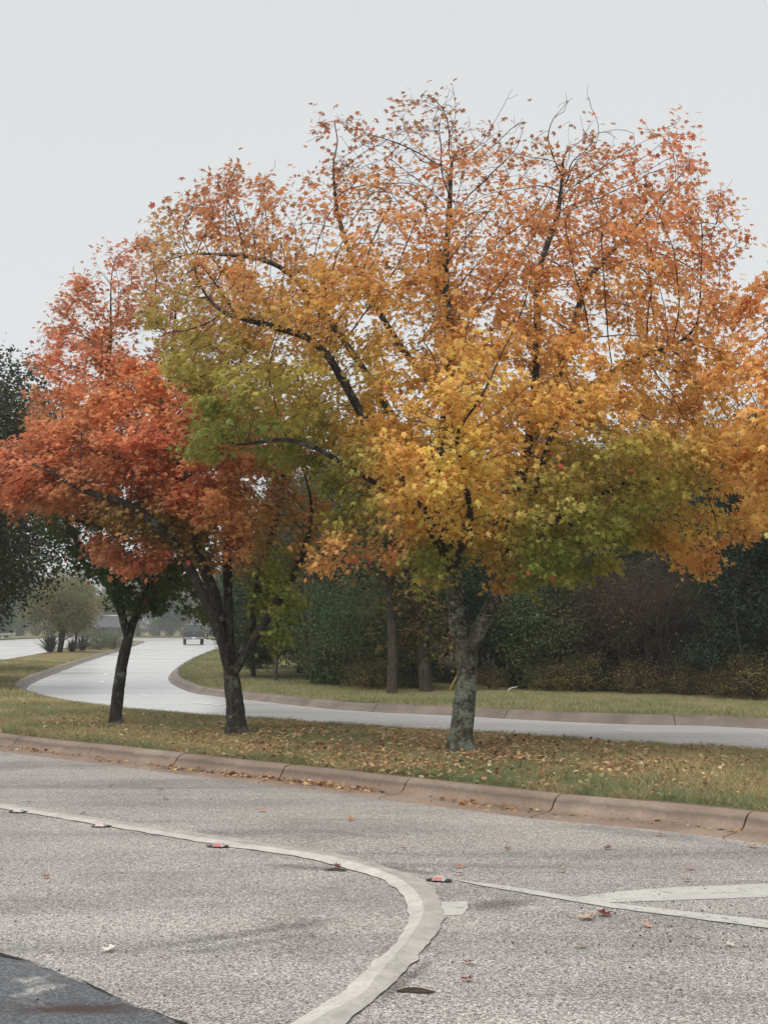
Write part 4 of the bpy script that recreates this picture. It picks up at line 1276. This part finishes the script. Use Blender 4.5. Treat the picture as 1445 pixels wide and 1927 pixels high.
# two trees with clear trunks
def clear_tree(u, Y, path, r, label, crown_h, crown_r, nleaf, seed):
    global rng
    rng = np.random.default_rng(seed)
    x = (u - W / 2) / F * Y
    root = thing('woodland_tree', label, 'tree', (x, Y, KZ))
    mb = MB()
    p = np.array([(a, 0, b) for a, b in path])
    pth = catmull(p, .15)
    mb.tube(pth, np.linspace(r * 1.1, r * .55, len(pth)), 12)
    link('trunk', mb.mesh('trunk', M_BARK3, True), root)
    C = []
    mb2 = MB()
    for i in range(26):
        st = pth[rng.integers(int(len(pth) * .30), len(pth))]
        e = st + np.array([rng.normal(0, crown_r * .7), rng.normal(0, crown_r * .6), rng.uniform(-.35, .9) * crown_h * .4])
        q = bent(st, e, .1, 6)
        mb2.tube(q, np.linspace(r * .28, .006, 6), 5, cap=False)
        C += list(q[2:])
        for _ in range(5):
            s2 = q[rng.integers(2, 6)]
            e2 = s2 + rng.normal(0, .35, 3)
            mb2.tube(bent(s2, e2, .1, 4), np.linspace(.01, .003, 4), 3, cap=False)
            C += [e2, (s2 + e2) / 2]
    link('limb', mb2.mesh('limb', M_BARK3, True), root)
    C = np.array(C)
    L = C[rng.integers(0, len(C), nleaf)] + rng.normal(0, .13, (nleaf, 3))
    side, tip, nrm = leaf_frames(nleaf, L, norm(L - np.array([0, 0, 2.0])))
    pal = np.array(OL + OR[:3])
    cols = pal[rng.integers(0, len(pal), nleaf)] * rng.uniform(.6, 1.2, (nleaf, 1))
    V, Fc, cc = leaf_cloud(L, side, tip, nrm, rng.uniform(.06, .11, nleaf), cols)
    link('crown', mesh_np('crown', V, Fc, M_TINT, False, cc), root, kind='stuff')
clear_tree(737, 27.6, [(0, -.1), (.02, .8), (0, 1.6), (-.05, 2.6), (-.02, 3.8), (.05, 5.2)], .115, 'woodland tree with a straight grey-brown trunk at the edge of the grass', 3.2, 1.2, 5200, 201)
clear_tree(797, 28.0, [(.05, -.1), (.0, .7), (-.08, 1.5), (-.28, 2.2), (-.5, 3.0), (-.55, 4.2), (-.4, 5.4)], .15, 'woodland tree with a thicker leaning trunk beside the straight one', 3.4, 1.3, 6200, 202)

# --- rows behind
random.seed(5)
back = []
for Y, h0, u0, u1, du in ((33.5, .80, 580, 1700, 118), (38.0, .98, 540, 1750, 112), (44.0, 1.12, 560, 1800, 120)):
    u = u0
    while u < u1:
        back.append((u + random.uniform(-25, 25), Y + random.uniform(-1.5, 1.5), h0 * random.uniform(.82, 1.12)))
        u += du
for u, Y, s_ in back:
    k = random.random()
    if k < .42:
        plant(dense, u, Y, s_, 'dark dense tree deep in the woods behind the verge', 'tree', WT)
    elif k < .68:
        plant(cedar_b, u, Y, s_ * .95, 'dark upright cedar deep in the woods behind the verge', 'tree', 'cedars in the woods')
    else:
        plant(bushy, u, Y, s_, 'olive green bushy tree deep in the woods behind the verge', 'tree', 'olive trees in the woods')
for u, Y, s_, lb in ((1392, 41, 1.0, 'tall bare grey tree showing above the woods between the two golden maples'), (985, 43, .93, 'tall bare tree seen through the gaps of the large golden maple'), (1250, 46, .95, 'tall bare tree deep in the woods behind the brown thickets')):
    plant(bare, u, Y, s_, lb, 'tree')
# right-hand verge further along the bend
for i, (X, Y, s_) in enumerate(((-1.5, 47, .8), (-3.5, 56, .85), (-1.0, 60, 1.0), (-5.2, 66, .85), (-7.0, 78, .95), (-3.0, 75, 1.1), (-8.8, 92, 1.0), (-10.6, 108, 1.1), (-13.5, 128, 1.2), (-17.5, 150, 1.3), (-9, 120, 1.3), (-23, 176, 1.35))):
    plant([dense, bushy, cedar_b][i % 3], 0, Y, s_, 'dark tree in the line beside the far road past the bend', 'tree', 'trees lining the far road', X=X)

# --- oak at the left, its trunk past the picture edge
oak = leafy('live_oak', 8.4, 3.5, 1.3, 0.22, [(0.028, 0.050, 0.030), (0.040, 0.064, 0.034), (0.060, 0.074, 0.036), (0.10, 0.088, 0.036)], 560, 80000, (.09, .15), 'round', .40, 120, M_BARK3, lean=.3)
plant(oak, 0, 30.0, 1.0, 'large dark live oak overhanging the median where the road bends', 'tree', X=-11.3, rz=.3)
plant(dense, 0, 41.0, 1.15, 'dark tree standing behind the live oak on the median', 'tree', X=-14.7)
mb = MB()
for a, b, r in (((-.1, 0, .3), (2.4, -1.2, 3.5), .13), ((0, .1, .5), (1.7, -1.5, 4.3), .11)):
    mb.tube(bent(a, b, .04, 9), np.linspace(r, r * .5, 9), 10)
link('limb', mb.mesh('limb', M_BARK3, True), oak)

# --- plants on the far part of the median
small = leafy('small_tree', 4.35, 2.05, 1.15, 0.10, LG, 150, 9000, (.10, .17), 'round', .30, 130, M_BARK2, stems=2)
plant(small, 115, 72.5, 1.0, 'small hazy yellow-green tree on the far median beside the spiky plants', 'tree', rz=.5)
small2 = leafy('small_tree', 4.6, 1.9, 1.0, 0.09, LG[1:] + [(0.30, 0.20, 0.09)], 130, 8000, (.11, .18), 'round', .30, 131, M_BARK2)
plant(small2, 146, 90.0, 1.05, 'small tan-leaved tree behind the yellow-green one on the far median', 'tree')
def yucca(seed):
    global rng
    rng = np.random.default_rng(seed)
    n = 130
    a = rng.uniform(0, 6.28, n); el = rng.uniform(.15, 1.4, n); L = rng.uniform(.7, 1.25, n)
    d = np.stack([np.cos(a) * np.cos(el), np.sin(a) * np.cos(el), np.sin(el)], 1)
    s_ = np.stack([-np.sin(a), np.cos(a), np.zeros(n)], 1) * .035
    b = rng.normal(0, .06, (n, 3)); b[:, 2] = np.abs(b[:, 2]) + .05
    mid = b + d * (L * .55)[:, None]; tipp = b + d * L[:, None] - np.stack([np.zeros(n), np.zeros(n), .16 * L * np.cos(el)], 1)
    V = np.stack([b - s_ * .6, b + s_ * .6, mid + s_, mid - s_, tipp], 1).reshape(-1, 3)
    f = np.arange(n)[:, None] * 5
    Fc = np.concatenate([np.hstack([f, f + 1, f + 2]), np.hstack([f, f + 2, f + 3]), np.hstack([f + 3, f + 2, f + 4])])
    cc = np.tile(np.array([[.055, .07, .055]]), (len(Fc), 1)) * rng.uniform(.6, 1.5, (len(Fc), 1))
    o = link('spiky_plant', mesh_np('spiky_plant', V, Fc, M_TINT, False, cc))
    return o
yu = yucca(140)
plant(yu, 98, 71.5, 1.15, 'dark spiky plant at the foot of the small yellow-green tree', 'plant')
plant(yu, 160, 76.5, 1.05, 'dark spiky plant between the small trees and the sage bushes', 'plant')
plant(yu, 140, 74.0, .8, 'smaller spiky plant under the small yellow-green tree', 'plant')
sage = leafy('sage_bush', 1.6, 1.25, .02, .03, SG, 90, 4200, (.07, .12), 'round', .18, 141, M_TWIG, stems=5)
plant(sage, 188, 82.0, .80, 'grey-green sage bush next to the spiky plants on the far median', 'shrub')
plant(sage, 216, 86.0, .85, 'grey-green sage bush behind the slim maple trunk on the far median', 'shrub')
plant(sage, 203, 92.0, .85, 'paler sage bush at the back of the far median planting', 'shrub')

# --- hazy backdrop beyond the junction
far_verge = sheet('far_verge', [(-220, 202), (60, 202), (60, 420), (-220, 420)], 0.12, M_VERGE, kind='structure')
random.seed(9)
for i in range(22):
    X = -78 + i * 3.4 + random.uniform(-1, 1)
    Y = 222 + random.uniform(-4, 14)
    plant([dense, bushy, small2, cedar_b][i % 4], 0, Y, random.uniform(1.3, 1.9) * (1.5 if i % 4 == 2 else 1), 'hazy dark tree in the row across the end of the road', 'tree', 'hazy trees across the end of the road', X=X, z=.1)
for i in range(26):
    X = -74 + i * 2.6
    plant(shrub, 0, 215.5 + random.uniform(-1, 2), random.uniform(1.2, 1.7), 'hazy roadside bush in the hedge across the end of the road', 'shrub', 'hedge bushes across the end of the road', X=X, z=.1)
for i, (X, Y) in enumerate(((-47, 132), (-52, 150), (-56, 166), (-58, 186), (-62, 200), (-40, 112), (-60, 140))):
    plant([bushy, dense][i % 2], 0, Y, random.uniform(.8, 1.1), 'hazy tree beyond the guardrail on the left verge', 'tree', 'hazy trees beyond the guardrail', X=X)

# ------------------------------------------------------------------ far built things
M_RAIL = plain('galvanised_steel', (0.45, 0.46, 0.46), .5, .5, .6)
rail = thing('guardrail', 'pale steel guardrail along the outside of the far left carriageway', 'guardrail')
gp_ = resample(left_edge, 400)
sel = gp_[(gp_[:, 1] > 128) & (gp_[:, 1] < 176)] + np.array([-.6, 0, 0])
mb = MB()
for zc in (.50, .66):
    mb.tube([(x, y, KZ + zc) for x, y, z in sel[::3]], [.075] * len(sel[::3]), 6)
link('beam', mb.mesh('beam', M_RAIL), rail)
for x, y, z in sel[::9]:
    link('post', MB().box((x - .14, y, KZ + .36), (.12, .12, .78)).mesh('post', M_RAIL), rail)

M_ROOF = plain('grey_shingle', (0.055, 0.06, 0.065), .7)
M_WALL = plain('dark_siding', (0.07, 0.068, 0.066), .8)
M_TRIM = plain('pale_trim', (0.6, 0.6, 0.58), .6)
hx = (208 - W / 2) / F * 208
house = thing('house', 'low dark-roofed house with pale ridge behind the sage bushes', 'house', (hx, 208, .1))
link('wall', MB().box((0, 0, 1.0), (5.0, 4.0, 2.0)).mesh('wall', M_WALL), house)
roof = link('roof', MB().add([(-3.1, -2.5, 1.6), (3.1, -2.5, 1.6), (3.1, 2.5, 1.6), (-3.1, 2.5, 1.6), (-1.5, 0, 3.55), (1.5, 0, 3.55)], [(0, 1, 5, 4), (1, 2, 5), (2, 3, 4, 5), (3, 0, 4), (3, 2, 1, 0)]).mesh('roof', M_ROOF), house)
link('ridge_trim', MB().box((0, 0, 3.6), (3.1, .2, .14)).mesh('ridge_trim', M_TRIM), roof)
link('hip_trim', MB().tube([(-3.05, -2.45, 1.66), (-1.5, 0, 3.6)], [.07, .07], 5).mesh('hip_trim', M_TRIM), roof)
for xx in (-1.3, 1.2):
    wnd = link('window', MB().box((xx, -2.03, 1.1), (.9, .08, .8)).mesh('window', M_TRIM), house)
    link('pane', MB().box((xx, -2.08, 1.1), (.76, .04, .66)).mesh('pane', plain('house_glass', (.03, .035, .04), .1)), wnd)

# --- pickup truck driving away
M_BODY = plain('slate_green_paint', (0.028, 0.036, 0.036), .35, .5, .0, .1, 3)
M_TYRE = plain('tyre_rubber', (0.018, 0.018, 0.018), .85)
M_RIM = plain('dull_rim', (0.16, 0.16, 0.16), .4, .5, .6)
M_GLASS = plain('tinted_glass', (0.05, 0.06, 0.065), .08, .6)
M_TAIL = plain('tail_lamp_red', (0.10, 0.015, 0.015), .3)
M_CHROME = plain('steel_bumper', (0.30, 0.31, 0.31), .3, .5, .7)
tx = (367 - W / 2) / F * 117.5
truck = thing('pickup_truck', 'dark slate pickup truck driving away on the far road, seen from behind', 'truck', (tx, 117.5, 0.004), .17)
# local axes: +y forward, rear at y=0
mb = MB()
def prism(mb, prof, x0, x1):
    n = len(prof)
    v = [(x0, y, z) for y, z in prof] + [(x1, y, z) for y, z in prof]
    f = [tuple(range(n)), tuple(range(2 * n - 1, n - 1, -1))] + [(i, (i + 1) % n + 0, (i + 1) % n + n, i + n)[::-1] for i in range(n)]
    return mb.add(v, f)
prism(mb, [(0.06, .62), (0.02, .80), (.02, 1.22), (2.0, 1.24), (2.0, 1.26), (3.9, 1.26), (5.3, 1.18), (5.45, .95), (5.45, .60), (4.9, .55), (4.8, .85), (4.5, 1.0), (4.15, .85), (4.05, .52), (1.55, .52), (1.45, .85), (1.1, 1.0), (.75, .85), (.65, .58)], -.98, .98)
body = link('body', mb.mesh('body', M_BODY), truck)
mb = MB(); prism(mb, [(1.95, 1.26), (2.12, 1.93), (2.6, 2.02), (3.25, 1.98), (3.95, 1.27)], -.86, .86)
cabm = link('cab', mb.mesh('cab', M_BODY), truck)
link('rear_window', MB().add([(-.66, 1.975, 1.38), (.66, 1.975, 1.38), (.62, 2.09, 1.84), (-.62, 2.09, 1.84)], [(0, 1, 2, 3)]).mesh('rear_window', M_GLASS), cabm)
for sx in (-1, 1):
    link('side_window', MB().add([(sx * .865, 2.2, 1.36), (sx * .865, 3.5, 1.36), (sx * .865, 3.1, 1.88), (sx * .865, 2.28, 1.86)], [(0, 1, 2, 3)]).mesh('side_window', M_GLASS), cabm)
    mir = link('mirror', MB().box((sx * 1.09, 3.25, 1.47), (.2, .12, .26)).mesh('mirror', M_BODY), truck)
    link('mirror_glass', MB().box((sx * 1.09, 3.18, 1.47), (.16, .015, .21)).mesh('mirror_glass', M_CHROME), mir)
    link('tail_lamp', MB().box((sx * .88, .005, 1.02), (.17, .05, .36)).mesh('tail_lamp', M_TAIL), truck)
tg = link('tailgate', MB().box((0, 0.0, 1.0), (1.52, .05, .46)).mesh('tailgate', M_BODY), truck)
link('handle', MB().box((0, -.035, 1.12), (.24, .03, .06)).mesh('handle', M_CHROME), tg)
bp = link('bumper', MB().box((0, -.09, .66), (1.86, .16, .18)).mesh('bumper', M_CHROME), truck)
link('number_plate', MB().box((0, -.175, .67), (.32, .012, .15)).mesh('number_plate', M_TRIM), bp)
for sx in (-1, 1):
    for wy in (1.1, 4.45):
        wh = link('wheel', MB().lathe((sx * .70, wy, .40), (sx, 0, 0), [(0, .33), (.03, .40), (.22, .40), (.26, .34), (.262, .25)], 20).mesh('wheel', M_TYRE, True), truck)
        link('rim', MB().lathe((sx * .70, wy, .40), (sx, 0, 0), [(.20, .22), (.268, .22), (.262, .1), (.28, .05)], 14).mesh('rim', M_RIM), wh)

# ------------------------------------------------------------------ small things on the ground
M_YEL = plain('yellow_plastic', (0.62, 0.45, 0.10), .5)
yb = G(843, 1303, KZ)
st = thing('marker_stake', 'leaning yellow plastic stake on the verge beside the lichened trunk', 'stake', tuple(yb))
link('sleeve', MB().tube([(0, 0, .0), (.17, .02, .31), (.32, .04, .58)], [.022, .024, .022], 8).mesh('sleeve', M_YEL), st)
link('anchor_rod', MB().tube([(-.05, -.005, -.09), (.02, .0, .04)], [.012, .012], 6).mesh('anchor_rod', M_RAIL), st)
wz = G(957, 1305, KZ + .03)
M_WHT = plain('weathered_white', (0.55, 0.56, 0.55), .7)
ws = thing('white_scrap', 'small bent white scrap lying at the woods edge beside the lichened trunk', 'scrap', tuple(wz))
link('strip', MB().tube([(-.02, 0, 0), (0, 0, .09), (.08, 0, .13), (.2, .02, .15)], [.012, .014, .012, .008], 6).mesh('strip', M_WHT), ws)

# raised pavement markers along the strip
M_MBODY = plain('marker_ceramic', (0.50, 0.49, 0.46), .5)
M_MRED = plain('marker_red_lens', (0.42, 0.10, 0.08), .3)
M_MPALE = plain('marker_pale_lens', (0.50, 0.40, 0.36), .3)
M_MDARK = plain('marker_adhesive', (0.03, 0.028, 0.026), .6)
def marker(u, v, label, rz, lens=M_MRED, w=.10):
    g = G(u, v)
    o = thing('road_marker', label, 'road marker', (g[0], g[1], 0.002), rz, 'raised road markers beside the strip')
    pad = [(math.cos(a) * w * (1.0 + .18 * math.sin(a * 3 + u)), math.sin(a) * w * .72 * (1 + .15 * math.cos(a * 2)), .0075) for a in np.linspace(0, 6.283, 18, endpoint=False)]
    link('adhesive', MB().add(pad, [tuple(range(18))]).mesh('adhesive', M_MDARK), o)
    link('marker_body', MB().box((0, 0, .018), (w * 1.0, w * .9, .022), 0, (.62, .55)).mesh('marker_body', M_MBODY), o)
    link('reflector', MB().add([(-w * .42, -w * .455, .0105), (w * .42, -w * .455, .0105), (w * .29, -w * .265, .0285), (-w * .29, -w * .265, .0285)], [(0, 1, 2, 3)]).mesh('reflector', lens), o)
marker(36, 1529, 'worn road marker below the white strip, third back from the bend', -.2, M_MPALE, .085)
marker(190, 1556, 'pale road marker below the white strip, second back from the bend', -.2, M_MPALE, .085)
marker(412, 1594, 'faded red-faced road marker below the white strip, nearest the bend', -.2, w=.085)
marker(826, 1658, 'red road marker at the tip of the bend beside the strip', -.3, w=.085)

# dark flat pieces
M_POD = plain('brown_pod', (0.035, 0.022, 0.014), .5, .4, 0, .4, 40)
def pod(u, v, L, Wd, label, rz, name='seed_pod'):
    g = G(u, v)
    n = 14
    vs_, fs = [], []
    for i in range(n):
        t = i / (n - 1)
        w_ = Wd * math.sin(math.pi * min(1, max(0.02, t))) ** .55 * (1 + .12 * mnoise.noise(Vector((t * 6, u, 0))))
        x = (t - .5) * L
        cy_ = .012 * math.sin(t * 5)
        for a in (-1, -.6, 0, .6, 1):
            vs_.append((x, cy_ + a * w_ / 2, .006 + .014 * (1 - a * a) * math.sin(math.pi * t)))
    for i in range(n - 1):
        for j in range(4):
            fs.append((i * 5 + j, (i + 1) * 5 + j, (i + 1) * 5 + j + 1, i * 5 + j + 1))
    o = link(name, MB().add(vs_, fs).mesh(name, M_POD, True), None, label=label, category='pod')
    o.location = (g[0], g[1], 0.0); o.rotation_euler = (0, 0, rz)
pod(782, 1867, .18, .06, 'long flat dark brown pod on the asphalt outside the bend of the strip', .02)
pod(633, 1639, .17, .04, 'thin black pod lying against the inner edge of the pale strip', .0)

# single leaves on the asphalt
rng = np.random.default_rng(77)
LEAFS = [(633, 1632, (120, 60, 40), .05), (205, 1792, (214, 208, 196), .07), (1103, 1732, (206, 168, 130), .10), (1138, 1725, (110, 36, 34), .085), (865, 1634, (178, 104, 60), .05), (862, 1648, (196, 110, 80), .05), (880, 1816, (120, 50, 44), .05), (878, 1848, (120, 44, 36), .06),
         (300, 1487, (130, 74, 48), .07), (55, 1512, (120, 70, 50), .05), (158, 1534, (90, 60, 44), .06), (310, 1505, (130, 76, 50), .06), (494, 1528, (190, 130, 80), .07), (661, 1545, (180, 110, 60), .06), (1142, 1599, (110, 80, 60), .06), (1298, 1638, (190, 130, 100), .06), (1058, 1642, (150, 110, 90), .06),
         (88, 1653, (150, 80, 50), .05), (1215, 1745, (190, 150, 120), .06), (1375, 1783, (206, 190, 170), .05), (1095, 1785, (150, 120, 100), .05), (455, 1430, (170, 110, 70), .06), (210, 1482, (110, 70, 50), .05), (1290, 1660, (140, 80, 60), .05), (640, 1900, (120, 70, 50), .03), (1240, 1574, (200, 150, 90), .07), (1420, 1596, (206, 150, 90), .08), (760, 1600, (120, 80, 60), .05), (955, 1600, (140, 90, 60), .05)]
M_DRYOBJ = leaf_material('single_dry_leaf', 'object', .1, .7, .25)
DRY_ME = mesh_np('fallen_leaf', np.column_stack([LEAF2D - np.array([0, .45]), LEAF_Z * -.9 + .05]), LEAF_F, M_DRYOBJ)
special = {(205, 1792): 'bleached white leaf lying near the dark asphalt patch', (1103, 1732): 'pale tan curled leaf inside the white gore lines', (1138, 1725): 'dark red leaf next to the pale tan one inside the gore lines'}
for u, v, c, s_ in LEAFS:
    g = G(u, v)
    lb = special.get((u, v), 'small dry brown leaf lying on the asphalt')
    o = link('fallen_leaf', DRY_ME, None, label=lb, category='leaf')
    if lb.startswith('small dry'):
        o['group'] = 'stray leaves on the asphalt'
    o.location = (g[0], g[1], .014); o.rotation_euler = (rng.normal(0, .2), rng.normal(0, .2), rng.uniform(0, 6.28)); o.scale = (s_ * 1.2,) * 3
    cl_ = lin(c); cl_ = cl_ * .8 + cl_.mean() * .2
    o.color = (*[float(x) for x in cl_], 1)
# crumbs of gravel on the near asphalt
n = 130
uu = rng.uniform(0, 1445, n); vv = 1600 + 320 * rng.random(n)
cl = rng.random(n) < .5
uu[cl] = rng.normal(1290, 110, cl.sum()); vv[cl] = rng.normal(1745, 40, cl.sum())
mb = MB()
for a, b in zip(uu, vv):
    g = G(a, max(b, 1590)); s_ = rng.uniform(.003, .008)
    q = rng.normal(0, 1, (6, 3)); 
    o6 = np.array([(1, 0, 0), (-1, 0, 0), (0, 1, 0), (0, -1, 0), (0, 0, 1), (0, 0, -1)]) * s_ * rng.uniform(.6, 1.2, (6, 1)) + g + np.array([0, 0, s_ * .6])
    mb.add(o6, [(0, 2, 4), (2, 1, 4), (1, 3, 4), (3, 0, 4), (2, 0, 5), (1, 2, 5), (3, 1, 5), (0, 3, 5)])
link('gravel', mb.mesh('gravel', plain('dark_gravel', (.03, .03, .032), .7)), None, kind='stuff', label='dark gravel crumbs scattered on the asphalt', category='gravel')

# ------------------------------------------------------------------ misty air
n = NT('misty_air')
pv = n.node('VolumePrincipled')
pv.inputs['Color'].default_value = (0.94, 0.96, 0.97, 1)
pv.inputs['Density'].default_value = 0.00075
pv.inputs['Anisotropy'].default_value = 0.1
n.l.new(pv.outputs[0], n.out.inputs['Volume'])
hz = link('haze', MB().box((0, 500, 7.5), (1240, 1440, 17.6)).mesh('haze', n.m), None, kind='stuff', label='thin grey mist filling the air over the road', category='mist')
